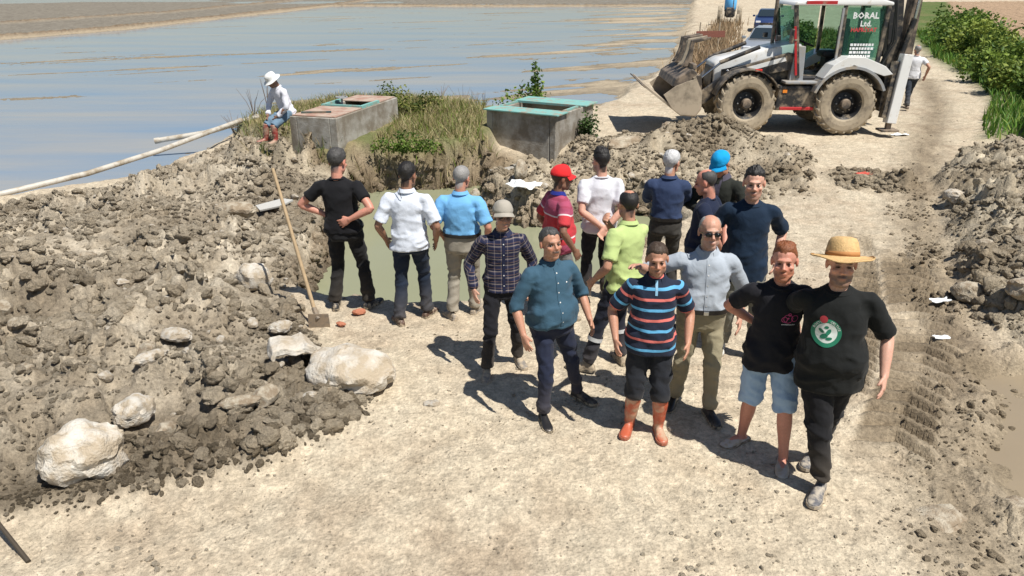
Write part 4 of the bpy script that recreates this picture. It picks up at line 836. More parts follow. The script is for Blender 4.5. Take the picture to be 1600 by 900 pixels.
# ================================================================ parked cars and tractor far up the road
def car(label, x, y, rz, paint, H=1.48, L=4.3, W=1.72):
    r = empty('parked_car', (x, y, tz(x, y)), R(rz), label, 'car')          # local +x forward
    def prof(zs, y): pass
    b = MB(); b.prism([(2.12, .30), (2.15, .62), (2.02, .74), (1.0, .93), (.30, 1.0), (-1.6, 1.0), (-2.08, .92), (-2.15, .55), (-2.08, .28)], 'y', -W / 2, W / 2, .07); body = b.build('body', paint, r, True)
    b = MB(); V = []
    for (xx, z, hw) in ((1.05, .93, .76), (.22, 1.42, .60), (-1.0, 1.45, .60), (-1.72, .98, .74)): V += [(xx, -hw, z), (xx, hw, z)]
    b.add(V, [(0, 1, 3, 2), (2, 3, 5, 4), (4, 5, 7, 6), (0, 2, 4, 6), (1, 7, 5, 3), (0, 6, 7, 1)]); me = b.mesh('cabin'); bm = bmesh.new(); bm.from_mesh(me); bmesh.ops.bevel(bm, geom=bm.edges[:], offset=.05, segments=2, affect='EDGES'); bm.to_mesh(me); bm.free(); link('cabin', me, r, paint)
    b = MB(); d = Vector((-.83, 0, .49)).normalized(); n = Vector((.49, 0, .83)); V = [(.98, -.68, .985), (.98, .68, .985), (.28, .55, 1.395), (.28, -.55, 1.395)]; b.add([Vector(v) + n * .02 for v in V] + [Vector(v) for v in V], [(0, 1, 2, 3), (7, 6, 5, 4), (0, 4, 5, 1), (1, 5, 6, 2), (2, 6, 7, 3), (3, 7, 4, 0)]); b.build('windscreen', CARGL, r)
    for s in (1, -1):
        V = [(.80, s * .735, 1.0), (.20, s * .625, 1.36), (-.95, s * .625, 1.39), (-1.5, s * .735, 1.02)]; b = MB(); b.add([(a, c + s * .012, e) for a, c, e in V] + V, [(0, 1, 2, 3), (7, 6, 5, 4), (0, 4, 5, 1), (1, 5, 6, 2), (2, 6, 7, 3), (3, 7, 4, 0)]); b.build('side_window', CARGL, r)
        b = MB(); b.box((2.07, s * .62, .66), (.14, .34, .16), None, .04); b.build('headlight', M_('headlight', (.7, .72, .75), rough=.1, bump=0), r)
        b = MB(); b.box((.75, s * .95, 1.02), (.14, .18, .12), None, .03); b.build('wing_mirror', paint, r)
        b = MB(); b.box((-2.12, s * .64, .78), (.08, .26, .16), None, .02); b.build('tail_light', M_('red_lamp', (.6, .03, .02), rough=.2, bump=0), r)
        for xx in (1.32, -1.32):
            w = empty('wheel', (xx, s * .78, .31), 0); w.parent = r; Ry = Matrix.Rotation(R(-90 * s), 4, 'X'); b = MB(); b.lathe([(.2, -.1), (.30, -.1), (.31, -.06), (.31, .06), (.30, .1), (.2, .1)], 24, Ry); b.build('tyre', M_('car_tyre', (.02, .02, .02), rough=.9), w, True); b = MB(); b.lathe([(0, .08), (.05, .09), (.18, .07), (.205, .1), (.205, -.05), (0, -.05)], 20, Ry); b.build('rim', M_('alloy', (.5, .5, .52), rough=.3, metal=1, bump=0), w, True)
    b = MB(); b.box((2.15, 0, .55), (.03, 1.0, .14), None, .01); b.build('grille', BPAINT, r); b = MB(); b.box((2.17, 0, .42), (.02, .52, .11)); b.build('number_plate', M_('plate', (.75, .75, .75), bump=0), r)
    return r
CARGL = mat('car_glass', (.02, .03, .035), rough=.05, bump=0, coat=.5, spec=.8)
car('dark blue car parked beside the dark tractor up the road', 18.3, 56, 252, mat('blue_metallic', (.03, .055, .16), rough=.3, metal=.3, coat=.5, bump=0))
car('silver car parked behind the bonnet of the digger', 11.7, 35.5, 246, mat('silver_metallic', (.50, .53, .56), rough=.3, metal=.5, coat=.5, bump=0))
def tractor():
    r = empty('tractor', (17.2, 62, tz(17.2, 62)), R(255), 'small dark tractor with pale blue tank parked beside the blue car', 'tractor')
    b = MB(); b.box((.7, 0, 1.0), (1.7, .6, .7), None, .06); b.box((-.5, 0, .9), (1.0, .8, .5), None, .05); b.build('body', BPAINT, r, True)
    for x, y, rad, wd in ((1.2, .6, .45, .22), (1.2, -.6, .45, .22), (-.6, .75, .72, .36), (-.6, -.75, .72, .36)):
        w = empty('wheel', (x, y, rad), 0); w.parent = r; Ry = Matrix.Rotation(R(-90), 4, 'X'); b = MB(); b.lathe([(rad * .55, -wd / 2), (rad * .95, -wd / 2), (rad, -wd * .3), (rad, wd * .3), (rad * .95, wd / 2), (rad * .55, wd / 2)], 28, Ry, False); b.build('tyre', TYRE, w, True); b = MB(); b.lathe([(0, -wd * .4), (rad * .57, -wd * .4), (rad * .57, wd * .4), (0, wd * .4)], 20, Ry); b.build('rim', GPAINT, w)
    for y in (.4, -.4): b = MB(); b.tube([(-.9, y, 1.0), (-.95, y, 2.2)], .04, 8); b.build('roll_bar', BPAINT, r)
    b = MB(); b.lathe([(.0, 0), (.42, 0), (.46, .1), (.46, .75), (.38, .9), (0, .95)], 24, Matrix.Translation((-.5, 0, 1.15))); b.build('tank', M_('blue_tank', (.12, .42, .75), rough=.4), r, True)
    b = MB(); b.tube([(1.1, .2, 1.3), (1.1, .2, 2.0)], .035, 8); b.build('exhaust', DMUD, r)
tractor()
def signpost():
    r = empty('rusty_barrier', (9.7, 38, tz(9.7, 38)), R(10), 'small rusty barrier of posts and a board by the dry reeds', 'barrier')
    for x in (-.55, .45): b = MB(); b.tube([(x, 0, -.1), (x, 0, 1.5)], .035, 8); b.build('post', M_('pale_post', (.4, .33, .24), rough=.9), r, True)
    b = MB(); b.box((0, -.04, .95), (1.5, .03, .3), None, .005); b.build('board', M_('rust_board', (.22, .08, .055), rough=.85, var=.3), r)
signpost()
# ================================================================ people
SCR = bpy.data.scenes.new('scratch')
def V3(*a): return np.array(a, float)
def ring_loft(rings):
    """rings: list of (centre, ax, ay, n-exponent) -> closed mesh; ax, ay are vectors"""
    n = 20; V = []; F = []
    for c, ax, ay, e in rings:
        for k in range(n):
            a = 2 * math.pi * k / n; ca, sa = math.cos(a), math.sin(a)
            V.append(c + ax * (abs(ca) ** (2 / e) * (1 if ca >= 0 else -1)) + ay * (abs(sa) ** (2 / e) * (1 if sa >= 0 else -1)))
    m = len(rings)
    for i in range(m - 1):
        for k in range(n):
            k2 = (k + 1) % n; F.append((i * n + k, i * n + k2, (i + 1) * n + k2, (i + 1) * n + k))
    F.append(tuple(range(n))[::-1]); F.append(tuple((m - 1) * n + k for k in range(n)))
    return V, F
def unit(v): return v / (np.linalg.norm(v) + 1e-9)
def limb(pts, rad, flat=1.0, n=12):
    """tube through 3-D points with a radius each; subdivided so that joints bend smoothly"""
    P = [np.array(p, float) for p in pts]; Q = []; RR = []
    for i in range(len(P) - 1):
        for t in (0, .25, .5, .75):
            p0 = P[max(i - 1, 0)]; p1 = P[i]; p2 = P[i + 1]; p3 = P[min(i + 2, len(P) - 1)]
            lin = p1 + (p2 - p1) * t
            cr = .5 * ((2 * p1) + (-p0 + p2) * t + (2 * p0 - 5 * p1 + 4 * p2 - p3) * t * t + (-p0 + 3 * p1 - 3 * p2 + p3) * t ** 3)
            Q.append(lin * .55 + cr * .45); RR.append(rad[i] + (rad[i + 1] - rad[i]) * (t * t * (3 - 2 * t)))
    Q.append(P[-1]); RR.append(rad[-1])
    b = MB(); b.tube([Vector(q) for q in Q], RR, n); return b.v, b.f
def ell(c, r, Rm=None, n=14, m=10):
    V = []; F = []
    for i in range(m + 1):
        ph = -math.pi / 2 + math.pi * i / m
        for k in range(n):
            a = 2 * math.pi * k / n
            p = V3(math.cos(ph) * math.cos(a) * r[0], math.cos(ph) * math.sin(a) * r[1], math.sin(ph) * r[2])
            V.append(np.array(c) + (Rm @ p if Rm is not None else p))
    for i in range(m):
        for k in range(n):
            k2 = (k + 1) % n; F.append((i * n + k, i * n + k2, (i + 1) * n + k2, (i + 1) * n + k))
    return V, F
def xf(part, Rm, t): return [Rm @ np.array(v) + t for v in part[0]], part[1]
def remesh(parts, vox, it=3, fac=.5):
    b = MB()
    for V, F in parts: b.add(V, F)
    me = b.mesh('tmp'); ob = bpy.data.objects.new('tmp', me); SCR.collection.objects.link(ob)
    md = ob.modifiers.new('r', 'REMESH'); md.mode = 'VOXEL'; md.voxel_size = vox
    if it:
        sm = ob.modifiers.new('s', 'SMOOTH'); sm.factor = fac; sm.iterations = it
    vl = SCR.view_layers[0]; vl.update(); dg = vl.depsgraph
    out = bpy.data.meshes.new_from_object(ob.evaluated_get(dg))
    bpy.data.objects.remove(ob); bpy.data.meshes.remove(me)
    out.polygons.foreach_set('use_smooth', np.ones(len(out.polygons), dtype=bool))
    return out
def getv(me):
    a = np.empty(len(me.vertices) * 3, np.float32); me.vertices.foreach_get('co', a); return a.reshape(-1, 3).astype(float)
def getn(me):
    a = np.empty(len(me.vertices) * 3, np.float32); me.vertex_normals.foreach_get('vector', a); return a.reshape(-1, 3).astype(float)
def setv(me, v): me.vertices.foreach_set('co', np.ascontiguousarray(v, dtype=np.float32).ravel()); me.update()
def ik(a, b, l1, l2, hint):
    d = b - a; L = np.linalg.norm(d); L2 = min(L, (l1 + l2) * .999); u = d / (L + 1e-9)
    x = (l1 * l1 - l2 * l2 + L2 * L2) / (2 * L2); hgt = math.sqrt(max(l1 * l1 - x * x, 0))
    h = np.array(hint, float); h = unit(h - u * h.dot(u))
    return a + u * x + h * hgt, a + u * L2
def rotm(yaw=0, pitch=0, roll=0):
    """yaw turns the face (-Y) towards +X; pitch nods down; roll tips towards the left shoulder (+X)"""
    return np.array(Matrix.Rotation(R(yaw), 3, 'Z') @ Matrix.Rotation(R(roll), 3, 'Y') @ Matrix.Rotation(R(pitch), 3, 'X'))

# ---- cloth and skin materials
def skin_mat():
    m, n, b = mat_new('skin'); L = n.links.new
    at = N(n, 'ShaderNodeAttribute', attribute_name='Col'); tc = N(n, 'ShaderNodeTexCoord')
    a = N(n, 'ShaderNodeTexNoise', Scale=60.0, Detail=4.0); L(tc.outputs['Object'], a.inputs['Vector'])
    r = N(n, 'ShaderNodeMapRange'); r.inputs['To Min'].default_value = .82; r.inputs['To Max'].default_value = 1.18; L(a.outputs[0], r.inputs['Value'])
    mx = N(n, 'ShaderNodeMix', data_type='RGBA', blend_type='MULTIPLY'); mx.inputs[0].default_value = 1; L(at.outputs['Color'], mx.inputs[6]); L(r.outputs[0], mx.inputs[7])
    L(mx.outputs[2], b.inputs['Base Color']); b.inputs['Roughness'].default_value = .5; b.inputs['Specular IOR Level'].default_value = .4
    b.inputs['Subsurface Weight'].default_value = .08; b.inputs['Subsurface Radius'].default_value = (.012, .005, .003); b.inputs['Subsurface Scale'].default_value = 1
    bp = N(n, 'ShaderNodeBump', Strength=.15, Distance=.004); L(a.outputs[0], bp.inputs['Height']); L(bp.outputs[0], b.inputs['Normal'])
    return m
SKIN = skin_mat()
def cloth(name, col, ramp=None, rough=.85, fade=.1, axis=0, period=.17, dust=0, plaid=None):
    m, n, b = mat_new(name); L = n.links.new
    tc = N(n, 'ShaderNodeTexCoord'); cu = N(n, 'ShaderNodeAttribute', attribute_name='cuv')
    a = N(n, 'ShaderNodeTexNoise', Scale=6.0, Detail=5.0, Roughness=.6); L(tc.outputs['Object'], a.inputs['Vector'])
    r = N(n, 'ShaderNodeMapRange'); r.inputs['To Min'].default_value = 1 - fade * 2; r.inputs['To Max'].default_value = 1 + fade * 2; L(a.outputs[0], r.inputs['Value'])
    base = None
    if ramp or plaid:
        sp = N(n, 'ShaderNodeSeparateXYZ'); L(cu.outputs['Vector'], sp.inputs[0])
        def rmp(out, per, stops, off=0):
            mm = N(n, 'ShaderNodeMath', operation='MULTIPLY_ADD'); mm.inputs[1].default_value = 1 / per; mm.inputs[2].default_value = off; L(out, mm.inputs[0])
            fr = N(n, 'ShaderNodeMath', operation='FRACT'); L(mm.outputs[0], fr.inputs[0])
            cr = N(n, 'ShaderNodeValToRGB'); cr.color_ramp.interpolation = 'CONSTANT'
            els = cr.color_ramp.elements
            while len(els) < len(stops): els.new(.5)
            for e, (p, c) in zip(els, stops): e.position = p; e.color = (*c, 1)
            L(fr.outputs[0], cr.inputs[0]); return cr.outputs[0]
        if ramp: base = rmp(sp.outputs[0], period, ramp, 5)
        if plaid:
            o1 = rmp(sp.outputs[0], plaid[0][0], plaid[0][1], 5); o2 = rmp(sp.outputs[1], plaid[1][0], plaid[1][1], 5)
            mx = N(n, 'ShaderNodeMix', data_type='RGBA'); mx.inputs[0].default_value = .38; L(o1, mx.inputs[6]); L(o2, mx.inputs[7]); base = mx.outputs[2]
    mx = N(n, 'ShaderNodeMix', data_type='RGBA', blend_type='MULTIPLY'); mx.inputs[0].default_value = 1
    if base is None: mx.inputs[6].default_value = (*col, 1)
    else: L(base, mx.inputs[6])
    L(r.outputs[0], mx.inputs[7]); out = mx.outputs[2]
    if dust:
        g = N(n, 'ShaderNodeSeparateXYZ'); L(tc.outputs['Object'], g.inputs[0])
        q = N(n, 'ShaderNodeMapRange'); q.inputs['From Min'].default_value = .45; q.inputs['From Max'].default_value = .02; L(g.outputs[2], q.inputs['Value'])
        k = N(n, 'ShaderNodeMath', operation='MULTIPLY'); L(q.outputs[0], k.inputs[0]); L(a.outputs[0], k.inputs[1])
        k2 = N(n, 'ShaderNodeMath', operation='MULTIPLY'); L(k.outputs[0], k2.inputs[0]); k2.inputs[1].default_value = dust
        m2 = N(n, 'ShaderNodeMix', data_type='RGBA'); L(k2.outputs[0], m2.inputs[0]); L(out, m2.inputs[6]); m2.inputs[7].default_value = (.42, .34, .24, 1); out = m2.outputs[2]
    L(out, b.inputs['Base Color']); b.inputs['Roughness'].default_value = rough; b.inputs['Specular IOR Level'].default_value = .2
    b.inputs['Sheen Weight'].default_value = .06
    w1 = N(n, 'ShaderNodeTexNoise', Scale=10.0, Detail=3.0, Roughness=.5, Distortion=.7); L(tc.outputs['Object'], w1.inputs['Vector'])
    bp = N(n, 'ShaderNodeBump', Strength=.28, Distance=.03); L(w1.outputs[0], bp.inputs['Height'])
    L(bp.outputs[0], b.inputs['Normal'])
    return m
HAIRC = {'black': (.012, .010, .009), 'brown': (.05, .03, .018), 'red': (.20, .065, .022), 'grey': (.26, .25, .24), 'white': (.5, .5, .5), 'salt': (.05, .047, .045)}
def hair_mat(k):
    c = HAIRC[k]; return M_('hair_' + k, c, rough=.55, var=.35, scale=70, bump=.5, bscale=160, dist=.01)

TORSO = [(t, a * .945, b * .97) for t, a, b in [(-.13, .176, .128), (-.06, .176, .130), (0, .172, .126), (.07, .166, .122), (.13, .162, .120), (.20, .165, .122), (.28, .174, .124), (.35, .180, .124), (.40, .172, .117), (.44, .150, .106), (.475, .112, .088), (.505, .080, .072), (.54, .066, .064)]]

class Person:
    def __init__(s, label, loc, rz, H=1.75, feet=((.11, 0, 8), (-.11, 0, -8)), pel=(0, 0), pz=.945, lean=(0, 0), twist=0, lw=None, rw=None,
                 lhint=(.5, .8, 0), rhint=(-.5, .8, 0), lk=(0, -1, 0), rk=(0, -1, 0), head=(0, 0, 0), g=1.0, belly=0., shoulder=0, vox=.009, cvox=.013,
                 skin=(.36, .20, .135), lcurl=.35, rcurl=.35, lpalm=None, rpalm=None, z=None, seat=False, name='person', shrug=0):
        s.s = H / 1.75; s.g = g; s.vox = vox * .93 / s.s; s.cvox = cvox * 1.1 / s.s; s.skin = np.minimum(np.array(skin) * 1.16, .62); s.belly = belly
        zz = tz(*loc) if z is None else z
        s.root = empty(name, (loc[0], loc[1], zz), R(rz), label, 'person'); s.root.scale = (s.s,) * 3
        s.seed = len(label) * 1.37 + loc[0] * 7
        s.feet = feet
        la = V3(feet[0][0], feet[0][1], .085); ra = V3(feet[1][0], feet[1][1], .085)
        s.ank = (la, ra); s.fyaw = (feet[0][2], feet[1][2])
        mid = (la + ra) / 2
        s.pel = V3(mid[0] + pel[0], mid[1] + pel[1], pz)
        s.B = rotm(twist, lean[0], lean[1]); B = s.B            # torso frame
        s.PB = rotm(twist * .5, lean[0] * .3 if not seat else lean[0], lean[1] * .4)
        s.hips = (s.pel + s.PB @ V3(.092, 0, -.02), s.pel + s.PB @ V3(-.092, 0, -.02))
        s.knee = []; s.foot = []
        for h, a, k in zip(s.hips, s.ank, (lk, rk)):
            kn, an = ik(h, a, .435, .425, k); s.knee.append(kn); s.foot.append(an)
        s.neck = s.pel + B @ V3(0, .012, .53)
        sw = .186 + .045 * (g - 1) + shoulder
        s.sh = (s.pel + B @ V3(sw, .012, .428 + shrug), s.pel + B @ V3(-sw, .012, .428 + shrug))
        lw = (.262 + .05 * (g - 1) + belly * .25, -.07, -.035) if lw is None else lw
        rw = (-.262 - .05 * (g - 1) - belly * .25, -.07, -.035) if rw is None else rw
        s.el = []; s.wr = []
        for shp, w_, hn in zip(s.sh, (lw, rw), (lhint, rhint)):
            tgt = s.pel + s.PB @ np.array(w_, float); e, w2 = ik(shp, tgt, .295, .255, s.PB @ np.array(hn, float)); s.el.append(e); s.wr.append(w2)
        s.curl = (lcurl, rcurl); s.palm = (lpalm, rpalm)
        s.HR = B @ rotm(*head) * 1.06; s.hc = s.neck + B @ V3(0, -.014, .080) + s.HR @ V3(0, -.020, .066)
    # ---------------------------------------------------------------- body
    def hand(s, i):
        wr = s.wr[i]; d = unit(wr - s.el[i]); sg = 1 if i == 0 else -1
        n0 = s.PB @ V3(-sg, .25, 0) if s.palm[i] is None else s.PB @ np.array(s.palm[i], float)
        n0 = unit(n0 - d * n0.dot(d)); side = unit(np.cross(n0, d)) * (-sg)      # towards the thumb
        if s.palm[i] is None and side.dot(s.PB @ V3(0, -1, 0)) < 0: side = -side
        P = []
        rg = []
        for t, a, b in ((-.02, .027, .021), (.02, .032, .020), (.055, .042, .018), (.088, .042, .015), (.098, .036, .011)):
            rg.append((wr + d * t, side * a, n0 * b, 2.4))
        P.append(ring_loft(rg))
        c = s.curl[i]
        for o, L, sp in ((.034, .066, .16), (.0115, .077, .05), (-.0115, .072, -.06), (-.034, .056, -.20)):
            p = wr + d * .088 + side * o; pts = [p - d * .02, p]; ang = c * .6
            for q in range(3):
                ang += c * (.5 if q else .2)
                dd = d * math.cos(ang) + n0 * math.sin(ang) + side * sp
                p = p + unit(dd) * L * (.42, .32, .26)[q]; pts.append(p)
            P.append(limb(pts, [.0100, .0098, .0095, .0090, .0082], n=8))
        p = wr + d * .022 + side * .026; pts = [p - side * .01, p]
        for q in range(2):
            p = p + unit(d * .8 + side * (.62 - .4 * q) + n0 * (.25 + .4 * c)) * (.040, .032)[q]; pts.append(p)
        P.append(limb(pts, [.013, .0135, .0115, .0095], n=8))
        return P
    def body(s, legs=False, beard=0, hairk='black', brow=1.0, bald=False, moust=0, feetskin=False):
        g = s.g; P = []
        B = s.B; up = B @ V3(0, 0, 1)
        P.append(limb([s.pel, s.pel + up * .25, s.pel + up * .45, s.neck], [.045, .05, .06, .058]))
        P.append(limb([s.sh[0] - up * .012, s.neck - up * .12, s.sh[1] - up * .012], [.034, .05, .034]))
        for i in (0, 1):
            e = s.el[i]; w = s.wr[i]; q = .85 + .15 * g
            P.append(limb([s.sh[i] - up * .008, (s.sh[i] + e) / 2, e, e + (w - e) * .35, w, w + (w - e) * .06], [.036 * q, .045 * q, .040 * q, .041 * q, .0275 * q, .026]))
            P += s.hand(i)
            k = s.knee[i]; f = s.foot[i]
            if legs: P.append(limb([s.hips[i], (s.hips[i] + k) / 2, k, k + (f - k) * .3, k + (f - k) * .8, f, f - V3(0, 0, .04)], [.08, .074 * g, .055, .057, .040, .036, .036]))
            if legs: P.append(limb([s.pel, s.hips[i]], [.07, .05], n=8))
            if feetskin:
                fd = V3(math.sin(R(s.fyaw[i])), -math.cos(R(s.fyaw[i])), 0); P.append(limb([f - fd * .04 - V3(0, 0, .04), f + fd * .08 - V3(0, 0, .045), f + fd * .16 - V3(0, 0, .06)], [.03, .034, .025]))
        Hd = []
        jw = 1 + .10 * (g - 1)
        Hd += [ell((0, .016, .036), (.078, .098, .086)), ell((0, -.028, -.040), (.064 * jw, .068, .080)), ell((0, -.066, -.098), (.032 * jw, .028, .024)),
               ell((0, -.082, .022), (.052, .018, .013)), limb([(0, -.084, .018), (0, -.103, -.010), (0, -.118, -.034)], [.009, .0105, .0145], n=8), ell((0, -.094, -.064), (.026, .013, .009)), ell((0, -.092, -.077), (.022, .012, .008))]
        for q in (1, -1):
            Hd += [ell((.043 * q * jw, -.020, -.068), (.024, .04, .032)), ell((.041 * q, -.066, -.026), (.023, .022, .017)), ell((.013 * q, -.100, -.036), (.009, .010, .008)),
                   ell((.080 * q, .014, -.004), (.010, .021, .034))]
        if beard > .5: Hd += [ell((0, -.064, -.104), (.045 * jw, .034, .026)), ell((0, -.045, -.088), (.060 * jw, .05, .034))]
        if moust: Hd += [ell((0, -.104, -.053), (.030, .011, .008))]
        P += [xf(h, s.HR, s.hc) for h in Hd]
        P.append(limb([s.hc + s.HR @ V3(0, .016, -.03), s.hc + s.HR @ V3(0, .022, -.085), s.neck - up * .05], [.056, .055 + .008 * (g - 1) * 2, .064]))
        me = remesh(P, s.vox, 2, .5)
        v = getv(me); h = (v - s.hc) @ s.HR / 1.06 ** 2                      # head-local
        c = np.tile(s.skin, (len(v), 1))
        var = fbm3(v * 9 + s.seed, 2)[:, None]; c = c * (1 + .10 * var)
        inh = (np.abs(h[:, 2]) < .16) & (np.abs(h[:, 0]) < .12) & (np.abs(h[:, 1]) < .16)
        def G(cx, cy, cz, sx, sy, sz): return np.exp(-(((np.abs(h[:, 0]) - cx) / sx) ** 2 + ((h[:, 1] - cy) / sy) ** 2 + ((h[:, 2] - cz) / sz) ** 2)) * inh
        def MX(col, t):
            nonlocal c
            t = np.clip(t, 0, 1)[:, None]; c = c * (1 - t) + np.array(col) * t
        MX(s.skin * (1.12, .86, .80), .75 * (G(.036, -.08, -.035, .02, .03, .018) + G(0, -.11, -.03, .014, .02, .014) + G(.085, .01, 0, .012, .03, .035)))
        hc = np.array(HAIRC[hairk]); hb = np.minimum(hc * 1.3 + .01, .3)
        if beard:
            reg = sstep(-.040, -.062, h[:, 2] + .25 * np.maximum(h[:, 1] + .03, 0)) * sstep(.035, .0, h[:, 1]) * sstep(-.15, -.125, h[:, 2]) * inh
            mo = G(0, -.10, -.052, .03, .03, .009)
            lip = G(0, -.105, -.070, .019, .02, .007)
            MX(hb * .8 + s.skin * .2, np.clip((reg * (1 - lip) + mo) * beard * (.8 + .25 * var[:, 0]), 0, .93))
        if moust: MX(hb, 1.2 * G(0, -.105, -.053, .030, .03, .009))
        MX(s.skin * (.86, .45, .43), .85 * G(0, -.104, -.071, .020, .02, .0055)); MX(s.skin * .45, .5 * G(0, -.104, -.0705, .022, .02, .0028))
        MX(hb * .7, brow * .95 * G(.034, -.092, .022, .020, .025, .0062))
        MX((.03, .02, .016), .9 * G(.032, -.084, -.001, .0135, .03, .0062))
        MX(s.skin * .62, .5 * G(.032, -.08, .004, .022, .03, .016))  # eye openings and sockets: shade painted into the skin colour
        if bald: MX(s.skin * (1.08, 1.0, .97), .6 * sstep(.05, .09, h[:, 2]) * inh)
        set_col(me, np.clip(c, .004, .8))
        o = link('body', me, s.root, SKIN); s.bodyob = o
        # eyes: glossy ellipsoids in the sockets, shade put into their dark colour
        for q in (1, -1):
            b = MB(); V, F = ell((0, 0, 0), (.0125, .007, .0045), n=8, m=6); b.add([s.hc + s.HR @ (np.array(p) + V3(.032 * q, -.0835, -.001)) for p in V], F)
            b.build('eye', M_('eye', (.02, .014, .01), rough=.15, bump=0), s.root, True)
        return o
    # ---------------------------------------------------------------- hair, hats
    def head_shell(s, fn, nx=64, ny=36, c=(0, .016, .036), r=(.078, .098, .086)):
        V = []; F = []
        for i in range(ny + 1):
            el_ = -math.pi / 2 + math.pi * i / ny
            for k in range(nx):
                a = 2 * math.pi * k / nx - math.pi
                d = V3(math.sin(a) * math.cos(el_), -math.cos(a) * math.cos(el_), math.sin(el_)); V.append((d, a, el_))
        D = np.array([x[0] for x in V]); A = np.array([x[1] for x in V]); E_ = np.array([x[2] for x in V])
        th = fn(np.degrees(A), np.degrees(E_), D)
        pts = np.array(c) + D * np.array(r) + D * th[:, None]
        for i in range(ny):
            for k in range(nx):
                k2 = (k + 1) % nx; F.append((i * nx + k, i * nx + k2, (i + 1) * nx + k2, (i + 1) * nx + k))
        return pts @ s.HR.T + s.hc, F
    def hair(s, k='black', style='full', t=.014):
        t = t * (.62 if style != 'quiff' else .8)
        def fn(a, e, D, only_mask=False):
            aa = np.abs(a); nz = fbm3(D * 3.5 + s.seed, 3); nf = fbm3(D * 13 + s.seed, 2)
            line = np.interp(aa, [0, 35, 55, 75, 90, 105, 125, 180], [33, 36, 28, 4, -4, -26, -62, -74])
            if style == 'balding': line = np.interp(aa, [0, 60, 80, 95, 110, 130, 180], [95, 95, 14, -6, -26, -60, -72])
            m = sstep(-13, 11, e - line + nz * 10)
            if style == 'balding': m = m * sstep(64, 44, e - 8 * nz + 8 * (aa > 140))
            if only_mask: return m
            prof = np.interp(e, [-60, -10, 25, 55, 90], [.35, .5, .85, 1.1, 1.05])
            tt = t * prof * (1 + .45 * nz + .8 * nf + .5 * np.abs(fbm3(D * 26 + s.seed, 2)))
            if style == 'quiff': tt = tt * (1 + 1.1 * sstep(50, 75, e) * sstep(120, 20, aa)) * np.where(e < 35, .45, 1)
            if style == 'fade': tt = tt * (.30 + .95 * sstep(25, 55, e))
            return np.where(m > .02, m * tt, -.014) - .003 * (m <= .5)
        me = s.bodyob.data; v = getv(me); h = (v - s.hc) @ s.HR / 1.06 ** 2; D = (h - V3(0, .016, .036)) / V3(.078, .098, .086); D = D / (np.linalg.norm(D, axis=1)[:, None] + 1e-9)
        inh = (h[:, 2] > -.11) & (np.abs(h[:, 0]) < .084) & (np.abs(h[:, 1]) < .16) & (h[:, 2] < .16)
        mk = np.clip(fn(np.degrees(np.arctan2(D[:, 0], -D[:, 1])), np.degrees(np.arcsin(np.clip(D[:, 2], -1, 1))), D, True) * 1.15, 0, .92) * inh
        ca = me.color_attributes['Col'].data; c = np.empty(len(ca) * 4, np.float32); ca.foreach_get('color', c); c = c.reshape(-1, 4); hcol = np.array(HAIRC[k]); c[:, :3] = c[:, :3] * (1 - mk[:, None]) + hcol * mk[:, None]; ca.foreach_set('color', c.ravel())
        V, F = s.head_shell(fn); me = np_mesh('hair', V, F); return link('hair', me, s.root, hair_mat(k))
    def cap(s, m, m2=None, tilt=0, long=1.0, yaw=0):
        def fn(a, e, D):
            nz = fbm3(D * 2.5 + s.seed, 2)
            th = .016 + .008 * sstep(20, 60, e) * (np.cos(np.radians(a)) * .4 + .8) + .003 * nz
            return np.where(e > 8, th, np.where(e > -2, .013, -.02))
        V, F = s.head_shell(fn); me = np_mesh('cap', V, F); o = link('cap', me, s.root, m)
        V = []; F = []; na = 17; nr = 5
        for top in (0, 1):
            for i in range(na):
                a = R(-64 + 128 * i / (na - 1)); 
                for j in range(nr):
                    t = j / (nr - 1); rr = .082 + .074 * long * t * math.cos(a * .62)
                    y = -(.088 + (rr - .082) * 1.0) * math.cos(a) + .016; x = .086 * (1 + .28 * t) * math.sin(a)
                    z = .052 - .026 * t - .9 * x * x * 3 + (.004 if top else 0)
                    V.append(s.hc + s.HR @ V3(x, y, z))
        q = na * nr
        for i in range(na - 1):
            for j in range(nr - 1):
                a0 = i * nr + j; F.append((a0, a0 + 1, a0 + nr + 1, a0 + nr)); F.append((q + a0, q + a0 + nr, q + a0 + nr + 1, q + a0 + 1))
        rim = [i * nr + nr - 1 for i in range(na)]
        for a0, b0 in zip(rim[:-1], rim[1:]): F.append((a0, q + a0, q + b0, b0))
        me = np_mesh('brim', V, F); link('brim', me, o, m2 or m)
        b = MB(); b.add(*ell(s.hc + s.HR @ V3(0, .014, .143), (.006, .006, .005), n=8, m=5)); b.build('button', m2 or m, o, True)
        return o
    def round_hat(s, m, prof, wave=.02, band=None, tilt=(0, 0)):
        n = 48; V = []; F = []; T = rotm(0, tilt[0], tilt[1])
        for r_, z_ in prof:
            for k in range(n):
                a = 2 * math.pi * k / n; z2 = z_ + wave * math.cos(2 * a) * max(0, (r_ - .11) / .08) + .004 * math.sin(5 * a + 1) * max(0, (r_ - .11) / .08)
                V.append(s.hc + s.HR @ (T @ V3(r_ * math.cos(a) * .95, r_ * math.sin(a) * 1.12 + .012, z2)))
        for i in range(len(prof) - 1):
            for k in range(n):
                k2 = (k + 1) % n; F.append((i * n + k, i * n + k2, (i + 1) * n + k2, (i + 1) * n + k))
        o = link('hat', np_mesh('hat', V, F), s.root, m)
